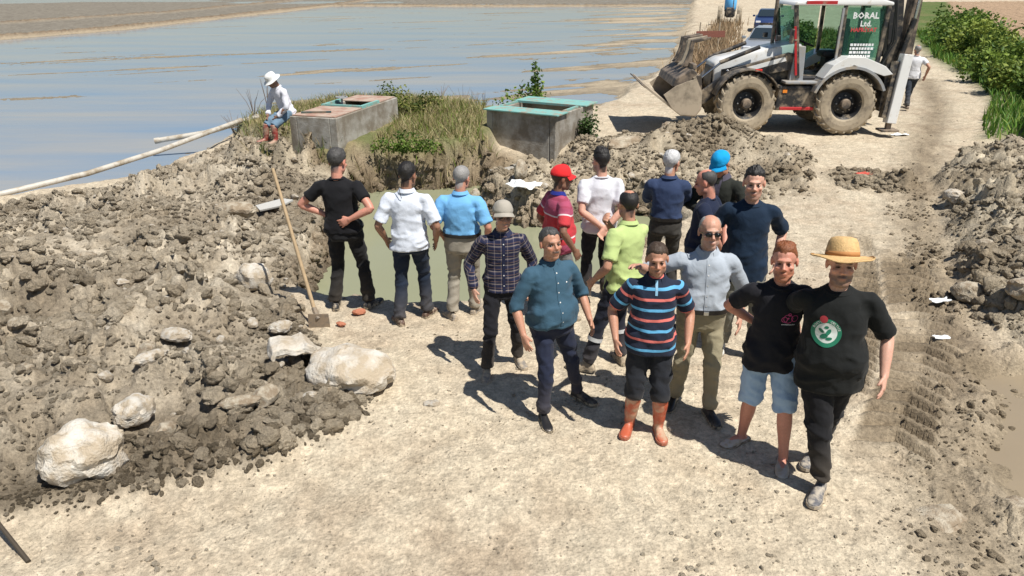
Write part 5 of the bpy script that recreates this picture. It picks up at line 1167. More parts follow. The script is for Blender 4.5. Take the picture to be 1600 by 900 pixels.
        if band is not None:
            b = MB(); V = []; F = []
            for (r_, z_) in ((.098, .052), (.1025, .052), (.100, .078), (.096, .078)):
                for k in range(n):
                    a = 2 * math.pi * k / n; V.append(s.hc + s.HR @ (T @ V3(r_ * math.cos(a) * .95, r_ * math.sin(a) * 1.12 + .012, z_)))
            for i in range(4):
                for k in range(n):
                    k2 = (k + 1) % n; j = (i + 1) % 4; F.append((i * n + k, i * n + k2, j * n + k2, j * n + k))
            link('hat_band', np_mesh('hat_band', V, F), o, band)
        return o
    # ---------------------------------------------------------------- clothes
    def ab(s, t):
        a = np.interp(t, [q[0] for q in TORSO], [q[1] for q in TORSO]); b = np.interp(t, [q[0] for q in TORSO], [q[2] for q in TORSO])
        g = s.g; k = 1 + (g - 1) * (1 if t < .45 else max(0, 1 - (t - .45) * 12))
        bel = s.belly * math.exp(-((t - .09) / .15) ** 2)
        return a * k + bel * .45, b * k + bel * .5, -bel * .55
    def tring(s, t, infl=0, e=2.35):
        a, b, off = s.ab(t); w = np.clip((t + .1) / .25, 0, 1)
        B = s.PB * (1 - w) + s.B * w
        c = s.pel + B @ V3(0, off + .004, t)
        return (c, B @ V3(a + infl, 0, 0), B @ V3(0, b + infl, 0), e)
    def fold(s, me, A, kind):
        v = getv(me); n = getn(me); p = v + s.seed
        if kind == 'shirt':
            u = (v - s.pel) @ s.B; t = u[:, 2]
            q = np.stack([p[:, 0] * 5 + p[:, 2] * 3.5, p[:, 1] * 5, p[:, 2] * 7.5 - p[:, 0] * 3], 1)
            amp = .6 + .9 * np.exp(-((t - .03) / .11) ** 2) + .6 * np.exp(-((np.abs(u[:, 0]) - .18) / .06) ** 2)
            amp = amp * (1 - .75 * sstep(.36, .46, t) * (np.abs(u[:, 0]) < .14))
        else:
            kz = min(s.knee[0][2], s.knee[1][2]); q = np.stack([p[:, 0] * 6, p[:, 1] * 6, p[:, 2] * 10 + p[:, 0] * 4], 1)
            amp = .5 + .9 * np.exp(-((v[:, 2] - kz) / .12) ** 2) + 1.0 * np.exp(-((v[:, 2] - .16) / .10) ** 2) + .6 * np.exp(-((v[:, 2] - .80) / .09) ** 2)
        r = 1 - np.abs(fbm3(q, 2)) * 3.2; r = np.sign(r) * np.abs(r) ** 1.3
        d = A * amp * (.8 * r + .5 * fbm3(q * 2.1 + 5, 2)); d = np.clip(d, -.015, .026)
        setv(me, v + n * d[:, None])
    def shirt(s, m, sleeve='short', hem=-.12, name='shirt', infl=0, slen=.62, pattern=False, top=.54, loose=1.0):
        ts = [hem] + [t for t in np.arange(-.09, .54, .03) if t > hem + .015] + [top]
        out_ = .023 if hem < -.02 else .004
        P = [ring_loft([s.tring(t, infl + out_ * max(0, min(1, (.2 - t) / .2)) + (.004 if t == hem else 0)) for t in ts])]
        up = s.B @ V3(0, 0, 1); q = (.8 + .2 * s.g) * loose
        for i in (0, 1):
            S = s.sh[i]; e = s.el[i]; w = s.wr[i]; ins = s.pel + s.B @ V3((.085 if i == 0 else -.085), .008, .385); P.append(limb([s.pel + s.B @ V3((.03 if i == 0 else -.03), .012, .500), s.pel + s.B @ V3((.10 if i == 0 else -.10), .012, .452), S + s.B @ V3(0, 0, .006)], [.050, .050, .054]))
            if sleeve == 'short':
                end = S + (e - S) * slen if slen <= 1 else e + (w - e) * (slen - 1)
                P.append(limb([ins, S, S + (end - S) * .5, end], [.085, .064 * q, .066 * q, .069 * q]))
            elif sleeve == 'rolled':
                end = e + (w - e) * .16; P.append(limb([ins, S, (S + e) / 2, e, end], [.085, .063 * q, .062 * q, .056 * q, .056 * q]))
                P.append(limb([e - (w - e) * .08, end + (w - e) * .02], [.061 * q, .060 * q]))
            else:
                P.append(limb([ins, S, (S + e) / 2, e, e + (w - e) * .5, w + (w - e) * .02], [.085, .063 * q, .061 * q, .054 * q, .049 * q, .041 * q]))
        me = remesh(P, s.cvox, 3, .5); s.fold(me, .0125, 'shirt')
        v = getv(me); u = (v - s.pel) @ s.B
        cu = np.stack([u[:, 2], u[:, 0], u[:, 1]], 1)
        for i, sg in ((0, 1), (1, -1)):
            S = s.sh[i]; d = unit(s.el[i] - S); al = (v - S) @ d; dist = np.linalg.norm(v - S - d * al[:, None], axis=1)
            isarm = (u[:, 0] * sg > .165 * s.g) & (dist < .095) & (al > -.05)
            side = np.cross(d, s.B @ V3(0, -1, 0)); cu[isarm] = np.stack([.42 - al, (v - S) @ unit(side), u[:, 1]], 1)[isarm]
        set_vec(me, cu, 'cuv')
        s.sh_me = me; o = link(name, me, s.root, m); s.shirt_ob = o; return o
    def trousers(s, m, hem=.09, waist=.075, name='trousers', wid=1.0, hemr=.060, kneer=.066):
        g = 1 + (s.g - 1) * .75; P = []
        P.append(ring_loft([s.tring(t, -.004 if t > 0 else .002) for t in (waist, waist * .5, 0, -.04, -.08, -.11)] + [(s.pel + s.PB @ V3(0, 0, -.15), s.PB @ V3(.13 * g, 0, 0), s.PB @ V3(0, .095 * g, 0), 2.2)]))
        for i in (0, 1):
            h = s.hips[i]; k = s.knee[i]; f = s.foot[i]
            if hem > .3:
                tt = np.clip((k[2] + .85 * (h[2] - k[2]) - hem) / (h[2] - k[2]), .3, 3); end = h + (k - h) * 1.0 if hem < k[2] else h + (k - h) * ((h[2] - hem) / (h[2] - k[2]))
                if hem < k[2]: end = k + (f - k) * ((k[2] - hem) / max(k[2] - f[2], .01))
                P.append(limb([h + V3(0, 0, .05), h, (h + end) / 2, end], [.082 * g, .090 * g * wid, .088 * g * wid, .082 * wid]))
            else:
                end = f + unit(f - k) * (.085 - hem + 0.0)
                P.append(limb([h + V3(0, 0, .05), h, (h + k) / 2, k, (k + f) / 2, end], [.080 * g, .090 * g * wid, .083 * g * wid, kneer * wid, (kneer + hemr) / 2 * wid, hemr * wid]))
        me = remesh(P, s.cvox, 3, .5); s.fold(me, .0125, 'tr')
        v = getv(me); set_vec(me, np.stack([v[:, 2], v[:, 0], v[:, 1]], 1), 'cuv')
        return link(name, me, s.root, m)
    def belt(s, m, t=.062, parent=None):
        rg = [s.tring(t - .018, .007), s.tring(t - .018, .020), s.tring(t + .018, .020), s.tring(t + .018, .006)]
        V, F = ring_loft(rg); F = F[:-2]; n = 20
        for k in range(n): k2 = (k + 1) % n; F.append((3 * n + k, 3 * n + k2, k2, k))
        b = MB(); b.add(V, F); o = b.build('belt', m, parent or s.root, True)
        c, ax, ay, e = s.tring(t, .022); b = MB(); p = c - ay
        b.box(Vector(p), (.042, .010, .034), Matrix(s.PB), .003); b.build('buckle', M_('steel', (.5, .5, .5), rough=.3, metal=1, bump=0), o); return o
    def collar(s, m, h=.024, open_=26, parent=None, flare=.020):
        V = []; F = []; n = 30; c = s.pel + s.B @ V3(0, .004, .522)
        for k in range(n + 1):
            a = R(open_ + (360 - 2 * open_) * k / n); fr = math.cos(a)      # a=0 at the throat
            d = V3(math.sin(a), -math.cos(a), 0); dz = -.030 * max(fr, 0) ** 1.5
            for r_, z_ in ((.066, .0), (.070, h), (.074, h + .001), (.074 + flare, -.004 - .014 * max(fr, 0)), (.070 + flare, -.010 - .014 * max(fr, 0))):
                V.append(c + s.B @ (d * r_ * V3(1.0, .98, 1) + V3(0, 0, z_ + dz)))
        for k in range(n):
            for j in range(5):
                j2 = (j + 1) % 5; F.append((k * 5 + j, (k + 1) * 5 + j, (k + 1) * 5 + j2, k * 5 + j2))
        F.append((0, 1, 2, 3, 4)); F.append(tuple(n * 5 + j for j in (4, 3, 2, 1, 0)))
        b = MB(); b.add(V, F); return b.build('collar', m, parent or s.shirt_ob, True)
    def neckband(s, m):
        V = []; c = s.pel + s.B @ V3(0, .0, .503); pts = []
        for k in range(28):
            a = 2 * math.pi * k / 28; pts.append(Vector(c + s.B @ V3(math.sin(a) * .086, -math.cos(a) * .078, -.016 * math.cos(a))))
        pts.append(pts[0]); b = MB(); b.tube(pts, .0085, 6, False); return b.build('neckband', m, s.shirt_ob, True)
    def bvh(s):
        v = getv(s.sh_me); return BVHTree.FromPolygons([Vector(p) for p in v], [tuple(p.vertices) for p in s.sh_me.polygons])
    def decal(s, name, tris, m, off=.0025, back=False, parent=None):
        """flat print: 2-D triangles (u across, t up the torso) laid onto the shirt front"""
        if not hasattr(s, '_bvh'): s._bvh = s.bvh()
        V = []; F = []; sg = -1 if not back else 1
        d = Vector(s.B @ V3(0, -sg, 0))
        cache = {}
        for tr in tris:
            f = []
            for (u, t) in tr:
                k = (round(u, 5), round(t, 5))
                if k not in cache:
                    o = Vector(s.pel + s.B @ V3(u, .5 * sg, t)); h = s._bvh.ray_cast(o, d)
                    if h[0] is None: p = o + d * .4
                    else: p = h[0] - d * off
                    cache[k] = len(V); V.append(p)
                f.append(cache[k])
            F.append(f)
        b = MB(); b.add(V, F); return b.build(name, m, parent or s.shirt_ob, True)
    def placket(s, m, t0, t1, w=.016, button=None):
        nn = 14; T = []
        for i in range(nn):
            a = t0 + (t1 - t0) * i / nn; b = t0 + (t1 - t0) * (i + 1) / nn; T.append(((-w, a), (w, a), (w, b), (-w, b)))
        o = s.decal('placket', T, m, .004)
        if button:
            for i in range(button):
                t = t0 + (t1 - t0) * (i + .5) / button; T = []
                for k in range(8):
                    a = 2 * math.pi * k / 8; b = 2 * math.pi * (k + 1) / 8; T.append(((0, t), (.006 * math.cos(a), t + .006 * math.sin(a)), (.006 * math.cos(b), t + .006 * math.sin(b))))
                s.decal('button', T, M_('button', (.6, .6, .58), bump=0), .0065, parent=o)
    def shoes(s, m, sole, kind='shoe', shaft=None, up=1.0, names='shoe'):
        for i in (0, 1):
            f = s.foot[i]; a = R(s.fyaw[i]); fd = V3(math.sin(a), -math.cos(a), 0); sd = V3(math.cos(a), math.sin(a), 0); z0 = f[2] - .085
            base = V3(f[0], f[1], z0)
            prof = [(-.075, .018, .040, .0), (-.068, .030, .062, 0), (-.035, .036, .088 * up, 0), (.02, .037, .092 * up, 0), (.065, .040, .074, 0), (.11, .046, .056, 0), (.15, .047, .047, 0), (.185, .040, .041, .001), (.205, .026, .034, .003), (.212, .010, .024, .006)]
            if kind == 'clog': prof = [(-.07, .030, .030, 0), (-.06, .038, .040, 0), (-.02, .042, .040, 0), (.03, .044, .052, 0), (.06, .048, .066, 0), (.10, .053, .066, 0), (.15, .053, .056, 0), (.19, .044, .044, .001), (.21, .028, .036, .003), (.216, .010, .024, .006)]
            V = []; F = []; n = 16
            for (t, wd, hh, lift) in prof:
                for k in range(n):
                    b = 2 * math.pi * k / n; x = math.cos(b); y = math.sin(b)
                    zz = .022 + (hh - .022) * (max(y, 0) ** .75 if y > 0 else 0) if y >= 0 else .008
                    V.append(base + fd * t + sd * (wd * (abs(x) ** .75) * (1 if x > 0 else -1)) + V3(0, 0, zz + lift))
            for q in range(len(prof) - 1):
                for k in range(n):
                    k2 = (k + 1) % n; F.append((q * n + k, q * n + k2, (q + 1) * n + k2, (q + 1) * n + k))
            F.append(tuple(range(n))[::-1]); F.append(tuple((len(prof) - 1) * n + k for k in range(n)))
            if shaft:
                k_ = s.knee[i]; d = unit(k_ - f); b = MB(); b.add(V, F)
                pts = [f - V3(0, 0, .06), f - V3(0, 0, .01), f + d * shaft * .4, f + d * shaft * .8, f + d * shaft]
                L_ = limb(pts, [.040, .047, .060, .068, .069]); b.add(*L_)
                me = remesh([(b.v, b.f)], .010, 2); v = getv(me); nn_ = getn(me)
                setv(me, v + nn_ * (.004 * fbm3(v * V3(14, 14, 30) + s.seed, 2) * (v[:, 2] > .08))[:, None])
                o = link(names, me, s.root, m)
            else:
                b = MB(); b.add(V, F); o = b.build(names, m, s.root, True)
            V = []; F = []
            outl = [(-.080, .014), (-.072, .032), (-.03, .040), (.03, .040), (.08, .044), (.13, .051), (.17, .049), (.198, .038), (.216, .016)]
            if kind == 'clog': outl = [(t, w_ + .005) for t, w_ in outl]
            poly = [(t, w_) for t, w_ in outl] + [(t, -w_) for t, w_ in outl[::-1]]
            for z_ in (.0, .024 if kind != 'clog' else .032):
                for t, w_ in poly: V.append(base + fd * t + sd * w_ + V3(0, 0, z_))
            q = len(poly); F = [tuple(range(q))[::-1], tuple(range(q, 2 * q))] + [(k, (k + 1) % q, q + (k + 1) % q, q + k) for k in range(q)]
            b = MB(); b.add(V, F); b.build('sole', sole, o)
# ---- who stands where
def PP(label, L, Rr, rz, H, ly=8, ry=-8, **k):
    """L, Rr: where the left and right foot stand; rz: heading in degrees (0 looks towards -Y)"""
    mx, my = (L[0] + Rr[0]) / 2, (L[1] + Rr[1]) / 2; s = H / 1.75; c, n = math.cos(R(-rz)), math.sin(R(-rz))
    def lo(p): dx, dy = p[0] - mx, p[1] - my; return ((dx * c - dy * n) / s, (dx * n + dy * c) / s)
    a, b = lo(L), lo(Rr)
    return Person(label, (mx, my), rz, H, feet=((a[0], a[1], ly), (b[0], b[1], ry)), **k)
def tri_fan(cx, cy, r, n=20, r0=0):
    T = []
    for k in range(n):
        a = 2 * math.pi * k / n; b = 2 * math.pi * (k + 1) / n
        if r0: T.append(((cx + r0 * math.cos(a), cy + r0 * math.sin(a)), (cx + r * math.cos(a), cy + r * math.sin(a)), (cx + r * math.cos(b), cy + r * math.sin(b)), (cx + r0 * math.cos(b), cy + r0 * math.sin(b))))
        else: T.append(((cx, cy), (cx + r * math.cos(a), cy + r * math.sin(a)), (cx + r * math.cos(b), cy + r * math.sin(b))))
    return T
def text_tris(txt, size, arc=None, at=(0, 0), bold=True):
    """letters as 2-D triangles; arc=(radius, centre angle in degrees, sign)"""
    cu = bpy.data.curves.new('t', 'FONT'); cu.body = txt; cu.size = size; cu.align_x = 'CENTER'; cu.resolution_u = 1
    if bold: cu.offset = size * .02
    ob = bpy.data.objects.new('t', cu); SCR.collection.objects.link(ob); SCR.view_layers[0].update()
    me = bpy.data.meshes.new_from_object(ob.evaluated_get(SCR.view_layers[0].depsgraph))
    V = [(v.co.x, v.co.y) for v in me.vertices]; T = [[V[i] for i in p.vertices] for p in me.polygons]
    bpy.data.objects.remove(ob); bpy.data.curves.remove(cu); bpy.data.meshes.remove(me)
    out = []
    for t in T:
        q = []
        for (x, y) in t:
            if arc:
                r_, a0, sg = arc; a = R(a0) - sg * x / r_; rr = r_ + sg * y
                x, y = rr * math.cos(a), rr * math.sin(a)
            q.append((x + at[0], y + at[1]))
        out.append(q)
    return out
def K(name, c, **k):
    if name not in MATS: MATS[name] = cloth(name, c, **k)
    return MATS[name]
NAVY = (.016, .022, .042); CORAL = (.62, .16, .14); SKYB = (.11, .36, .60); BLACK = (.010, .010, .012)
LEATHER = M_('black_leather', (.018, .017, .018), rough=.35, dirt=(.12, .10, .08), dirt_amt=.2, dirt_scale=9)
SOLE = M_('dark_sole', (.03, .028, .026), rough=.8, dirt=(.4, .33, .23), dirt_amt=.5, dirt_scale=25)
SOLE_G = M_('grey_sole', (.30, .28, .25), rough=.8, dirt=(.42, .34, .24), dirt_amt=.5, dirt_scale=25)
GREY_SHOE = M_('grey_shoe', (.20, .18, .16), rough=.8, dirt=(.42, .34, .24), dirt_amt=.4, dirt_scale=25)
BROWN_SHOE = M_('brown_shoe', (.085, .045, .032), rough=.6, dirt=(.42, .34, .24), dirt_amt=.3, dirt_scale=25)
RUBBER = M_('orange_rubber', (.44, .095, .045), rough=.42, var=.12, scale=9, dirt=(.45, .30, .2), dirt_amt=.35, dirt_scale=8)
BELT = M_('belt', (.014, .012, .011), rough=.4)
TAN = (.40, .205, .135); PALE = (.50, .28, .205); RED = (.47, .215, .155)

def make_people():
    # ---- man in the striped polo
    p = PP('man in navy polo with coral and blue stripes and orange rubber boots', (1.215, 5.19), (.985, 5.25), -3, 1.65, 6, -20, g=1.08, belly=.02, vox=.0075, cvox=.012, skin=TAN,
           lw=(.295, -.08, -.03), rw=(-.30, -.06, -.02), head=(-3, 2, -3))
    p.body(beard=.45, hairk='brown'); p.hair('brown', 'full', .011)
    pol = [(0, NAVY), (.0, CORAL), (.13, NAVY), (.50, SKYB), (.63, NAVY)]
    m = K('striped_polo', NAVY, ramp=pol, period=.175, fade=.05); p.shirt(m, 'short', -.135, slen=.8)
    p.collar(K('navy_cloth', NAVY), .028, 30); p.placket(K('skyblue_trim', (.25, .45, .62)), .40, .515, .010)
    p.trousers(K('dark_denim', (.018, .020, .026), dust=.5), hem=.36, wid=1.02)
    p.shoes(RUBBER, M_('boot_sole', (.36, .12, .07), rough=.7), shaft=.30, names='boot')
    # ---- man in the teal shirt
    p = PP('moustached man in teal shirt with rolled sleeves and navy trousers', (.60, 5.73), (.27, 5.38), 26, 1.67, 22, -14, g=1.13, belly=.06, vox=.0075, cvox=.012, skin=TAN,
           rw=(-.32, -.10, -.05), lw=(.32, -.12, -.03), head=(-4, -8, 0), lean=(-2, -1), pel=(-.11, .04))
    p.body(hairk='salt', moust=1, beard=.12); p.hair('salt', 'full', .012)
    m = K('teal_cloth', (.040, .090, .135)); p.shirt(m, 'rolled', -.03); p.collar(m); p.placket(m, .0, .49, .016, 6)
    p.decal('chest_emblem', tri_fan(.085, .36, .007, 8), M_('white_print', (.7, .7, .7), bump=0))
    t = p.trousers(K('navy_trousers', (.017, .022, .045), dust=.25)); p.shoes(LEATHER, SOLE)
    # ---- man in the plaid shirt
    p = PP('man in dark plaid shirt, grey cap and glasses', (.06, 6.42), (-.24, 6.17), 8, 1.66, 12, -8, vox=.008, cvox=.012, skin=(.42, .235, .165),
           rw=(-.285, -.05, -.03), lw=(.27, -.05, -.03), head=(6, -4, 4))
    p.body(hairk='grey', beard=0, brow=.5); p.hair('grey', 'full', .008); p.cap(K('grey_cap', (.36, .33, .28)), long=1.15)
    W_ = (.30, .25, .21); pl = [(.062, [(0, (.014, .018, .05)), (.42, (.10, .085, .11)), (.52, W_), (.62, (.012, .014, .035)), (.9, (.16, .10, .08))]), (.062, [(0, (.010, .012, .03)), (.5, (.06, .06, .12)), (.6, W_), (.68, (.012, .015, .04))])]
    m = K('plaid_cloth', NAVY, plaid=pl, fade=.06); p.shirt(m, 'long', -.06); p.collar(K('plaid_dark', (.022, .026, .06))); p.placket(m, -.03, .48, .015, 5)
    p.trousers(K('black_trousers', (.013, .013, .017), dust=.3)); p.shoes(GREY_SHOE, SOLE_G)
    b = MB()
    for q in (1, -1): b.tube([Vector(p.hc + p.HR @ V3(.032 * q + .021 * math.cos(a), -.104, -.003 + .015 * math.sin(a))) for a in np.linspace(0, 2 * math.pi, 15)], .0016, 5, False); b.tube([Vector(p.hc + p.HR @ V3(.053 * q, -.102, .002)), Vector(p.hc + p.HR @ V3(.078 * q, -.03, .004)), Vector(p.hc + p.HR @ V3(.080 * q, .015, .006))], .0016, 5)
    b.build('glasses', BELT, p.root)
    # ---- man in the pale shirt and sunglasses
    p = PP('bald man in pale grey shirt and sunglasses with khaki trousers', (1.70, 5.45), (1.44, 5.66), -4, 1.77, 14, -24, g=1.12, belly=.05, vox=.0075, cvox=.012, skin=(.43, .235, .165),
           rw=(-.545, -.13, .42), rhint=(-.2, .7, -.5), rpalm=(0, -.3, -1), rcurl=.5, lw=(.30, -.07, -.02), head=(2, -6, 0))
    p.body(hairk='grey', beard=.25, bald=True); p.hair('grey', 'balding', .005)
    m = K('pale_cloth', (.36, .40, .45)); p.shirt(m, 'rolled', .055); p.collar(m, .028); p.placket(m, .075, .48, .016, 5)
    t = p.trousers(K('khaki_cloth', (.29, .255, .17), dust=.3), waist=.08); p.belt(BELT, .062, t); p.shoes(LEATHER, SOLE)
    b = MB()
    for q in (1, -1): b.add([p.hc + p.HR @ (np.array(v) + V3(.030 * q, -.098, -.002)) for v in ell((0, 0, 0), (.0275, .010, .0165), n=12, m=8)[0]], ell((0, 0, 0), (1, 1, 1), n=12, m=8)[1]); b.tube([Vector(p.hc + p.HR @ V3(.056 * q, -.097, .004)), Vector(p.hc + p.HR @ V3(.079 * q, -.03, .006)), Vector(p.hc + p.HR @ V3(.081 * q, .015, .008))], .003, 6)
    b.tube([Vector(p.hc + p.HR @ V3(-.012, -.106, .004)), Vector(p.hc + p.HR @ V3(.012, -.106, .004))], .003, 6)
    b.build('sunglasses', M_('dark_lens', (.006, .006, .007), rough=.08, bump=0), p.root, True)
    # ---- red-haired man with shorts
    p = PP('red-bearded man in black T-shirt with pink print and pale denim shorts', (2.12, 4.79), (1.89, 5.11), -8, 1.78, -12, -52, g=1.03, vox=.007, cvox=.0115, skin=RED,
           rw=(-.10, .20, .10), rhint=(-.9, .35, 0), lw=(.23, -.20, .0), lhint=(.9, .5, 0), head=(-12, -6, -3), pel=(-.04, 0))
    p.body(legs=True, hairk='red', beard=.95, brow=.7, feetskin=True); p.hair('red', 'fade', .016)
    m = K('black_tshirt', (.013, .013, .017), fade=.05); p.shirt(m, 'short', -.16, slen=.72, top=.506); p.neckband(m)
    pk = M_('pink_print', (.52, .06, .20), bump=0); T = []
    for cx, cy, r_ in ((.055, .285, .034), (.100, .288, .025), (.030, .278, .022), (.062, .318, .012)): T += tri_fan(cx, cy, r_, 22, r_ - .0045)
    T += tri_fan(.056, .288, .007, 8)
    p.decal('chest_print', T, pk)
    T = []; random.seed(3)
    for i in range(16):
        u = .012 + i * .0062; hgt = random.choice((.006, .009, .007)); T.append(((u, .236), (u + .0042, .236), (u + .0042, .236 + hgt), (u, .236 + hgt)))
    p.decal('print_lettering', T, M_('white_print', (.7, .7, .7), bump=0))['kind'] = 'stuff'
    p.trousers(K('pale_denim', (.30, .42, .58), fade=.14), hem=.47, wid=1.06, name='shorts')
    p.shoes(M_('pale_clog', (.50, .46, .40), rough=.7, dirt=(.42, .34, .24), dirt_amt=.4, dirt_scale=20), M_('clog_sole', (.38, .33, .27), rough=.8, dirt=(.2, .15, .1), dirt_amt=.5, dirt_scale=20), 'clog', names='clog')
    # ---- man with the straw hat
    p = PP('stout bearded man in straw hat and black T-shirt with round green print', (2.38, 4.83), (2.26, 4.40), -20, 1.86, -20, -14, g=1.12, belly=.04, vox=.007, cvox=.012, skin=PALE,
           lw=(.315, -.10, -.02), rw=(-.22, .36, .04), rhint=(-.7, .7, 0), head=(4, -6, 2), pel=(-.05, -.02), lean=(0, -4))
    p.body(hairk='brown', beard=.95); p.hair('brown', 'full', .010)
    straw = mat('straw', (.60, .39, .17), rough=.7, var=.25, scale=60, bump=.9, bscale=140, dist=.006)
    p.round_hat(straw, [(.183, .040), (.188, .036), (.184, .032), (.14, .046), (.103, .050), (.1005, .054), (.098, .085), (.088, .13), (.073, .155), (.042, .164), (.0, .158)], .014, M_('straw_band', (.42, .19, .06), rough=.8), (-10, 0))
    m = K('black_tshirt2', (.011, .012, .012), fade=.05); p.shirt(m, 'short', -.19, slen=.92, top=.506); p.neckband(m)
    # round emblem: green ring with lettering, pale centre with plain green patches (no figure)
    gr = M_('green_print', (.012, .17, .095), bump=0); wh = M_('pale_print', (.62, .66, .62), bump=0); cx, cy = -.055, .255
    def rings(r0, r1, nr, n=36):
        T = []
        for i in range(nr): T += tri_fan(cx, cy, r0 + (r1 - r0) * (i + 1) / nr, n, max(r0 + (r1 - r0) * i / nr, .0005))
        return T
    e = p.decal('round_print', rings(.066, .092, 3), gr, .0025); p.decal('print_centre', rings(0, .066, 5), wh, .0025, parent=e)
    p.decal('print_lettering', text_tris('BOSTON    CELTICS', .021, (.072, 88, 1), (cx, cy)), wh, .0045, parent=e)['kind'] = 'stuff'
    T = []
    for (ux, uy, ra, rb, an) in ((-.012, -.022, .026, .016, 30), (.014, .006, .022, .013, 60), (-.030, .012, .020, .010, -40), (.018, -.036, .020, .010, 10), (.0, .036, .014, .010, 0)):
        for k in range(12):
            q = []
            for aa in (None, 2 * math.pi * k / 12, 2 * math.pi * (k + 1) / 12):
                x, y = (0, 0) if aa is None else (ra * math.cos(aa), rb * math.sin(aa))
                q.append((cx + ux + x * math.cos(R(an)) - y * math.sin(R(an)), cy + uy + x * math.sin(R(an)) + y * math.cos(R(an))))
            T.append(q)
    p.decal('print_patch', T, gr, .0045, parent=e)
    p.decal('red_print_dot', tri_fan(-.075, .345, .024, 16), M_('red_print', (.36, .03, .04), bump=0), .0055, parent=e)
    p.trousers(K('black_joggers', (.011, .011, .013), dust=.25), hem=.11, wid=1.10, hemr=.052, kneer=.078)
    p.shoes(M_('grey_trainer', (.10, .10, .11), rough=.7, var=.4, scale=40, dirt=(.4, .35, .28), dirt_amt=.4, dirt_scale=22), SOLE_G, names='trainer')
    # ---- man in the green polo
    p = PP('balding man in lime green polo with hand at chin and navy work trousers', (.72, 6.24), (1.08, 6.43), -140, 1.76, 30, -25, g=1.03, vox=.009, cvox=.012, skin=TAN,
           rw=(.01, -.23, .47), rhint=(-.6, -.3, -.8), rcurl=1.3, rpalm=(0, 1, .3), lw=(.27, -.12, .0), lhint=(.5, .9, 0), head=(-25, 10, 0), pel=(-.10, .09), lean=(2, -4))
    p.body(hairk='black', beard=.5, bald=True); p.hair('black', 'balding', .008)
    m = K('lime_cloth', (.43, .53, .21)); p.shirt(m, 'short', -.10, slen=.78); p.collar(m, .026, 20)
    b = MB()
    for i in (0, 1):
        e_ = p.sh[i] + (p.el[i] - p.sh[i]) * .76; d = unit(p.el[i] - p.sh[i]); b.tube([Vector(e_ - d * .008), Vector(e_ + d * .004)], .072, 20, False)
    t = p.trousers(K('work_navy', (.016, .018, .030), dust=.3))
    for i in (0, 1):
        k_, f_ = p.knee[i], p.foot[i]; c_ = k_ + (f_ - k_) * .38; d = unit(f_ - k_); b = MB(); b.tube([Vector(c_ - d * .02), Vector(c_ + d * .02)], .073, 20, False); b.build('reflective_band', M_('reflective', (.55, .55, .55), rough=.4, bump=.2), t, True)
    p.shoes(M_('tan_boot', (.19, .145, .10), rough=.8, dirt=(.42, .34, .24), dirt_amt=.5, dirt_scale=18), SOLE, up=1.2, names='work_boot')
    # ---- white T-shirt, hands behind back
    p = PP('man in white T-shirt and black trousers with hands clasped behind back', (.86, 7.85), (1.10, 7.98), 186, 1.79, 10, -10, vox=.009, cvox=.013, skin=PALE,
           lw=(.03, .19, .02), rw=(-.03, .21, -.01), lhint=(1, .25, 0), rhint=(-1, .25, 0), lpalm=(0, 1, 0), rpalm=(0, 1, 0), lcurl=.9, rcurl=.9, head=(18, 6, 0))
    p.body(hairk='black', beard=.6); p.hair('black', 'quiff', .016)
    m = K('white_tshirt', (.62, .62, .66), fade=.03); p.shirt(m, 'short', -.09, slen=.72, top=.506); p.neckband(m)
    p.trousers(K('black_trousers', (.013, .013, .017))); p.shoes(LEATHER, SOLE)
    # ---- red cap
    p = PP('man in red cap and red striped polo with grey trousers', (.42, 7.62), (.56, 7.36), 112, 1.70, 10, -10, g=1.12, belly=.05, vox=.009, cvox=.013, skin=(.20, .10, .065),
           lw=(.30, -.08, -.03), rw=(-.33, -.04, -.03), head=(-6, 6, 0))
    p.body(hairk='brown', beard=.2); p.hair('brown', 'full', .008); p.cap(K('red_cap', (.66, .025, .028), fade=.04), long=1.05)
    RD = (.50, .045, .055); PU = (.36, .07, .13); WH = (.66, .55, .56)
    m = K('red_polo', RD, ramp=[(0, RD), (.10, WH), (.125, RD), (.47, WH), (.50, PU), (.60, (.32, .055, .10)), (.64, PU), (.75, (.30, .05, .09)), (.79, PU)], period=.62, fade=.06); p.shirt(m, 'short', -.12, slen=.8)
    p.collar(K('blue_trim', (.02, .03, .22)), .03, 22); p.trousers(K('grey_trousers', (.16, .16, .16), dust=.3)); p.shoes(GREY_SHOE, SOLE)
    # ---- grey-haired man, dark blue shirt
    p = PP('white-haired man in dark blue shirt and charcoal trousers with folded arms', (1.62, 8.02), (1.88, 8.02), 172, 1.76, 8, -8, g=1.05, vox=.009, cvox=.013, skin=TAN,
           lw=(-.03, -.23, .23), rw=(.02, -.24, .19), lhint=(1, -.1, -.3), rhint=(-1, -.1, -.3), head=(-28, 8, 0))
    p.body(hairk='white'); p.hair('white', 'full', .016)
    m = K('denim_blue', (.030, .048, .105)); p.shirt(m, 'rolled', .055); p.collar(m); t = p.trousers(K('charcoal', (.045, .042, .038))); p.belt(BELT, .06, t); p.shoes(LEATHER, SOLE)
    # ---- bald man in navy T-shirt
    p = PP('shaven-headed man in navy T-shirt seen in profile', (1.90, 7.16), (2.10, 7.38), -118, 1.74, 8, -8, g=1.1, belly=.03, vox=.009, cvox=.013, skin=RED,
           lw=(.08, .20, .02), rw=(-.02, .22, .0), lhint=(1, .3, 0), rhint=(-1, .3, 0), lpalm=(0, 1, 0), rpalm=(0, 1, 0), lcurl=.9, rcurl=.9, head=(0, 16, 0))
    p.body(hairk='salt', beard=.5, bald=True); p.hair('salt', 'balding', .003)
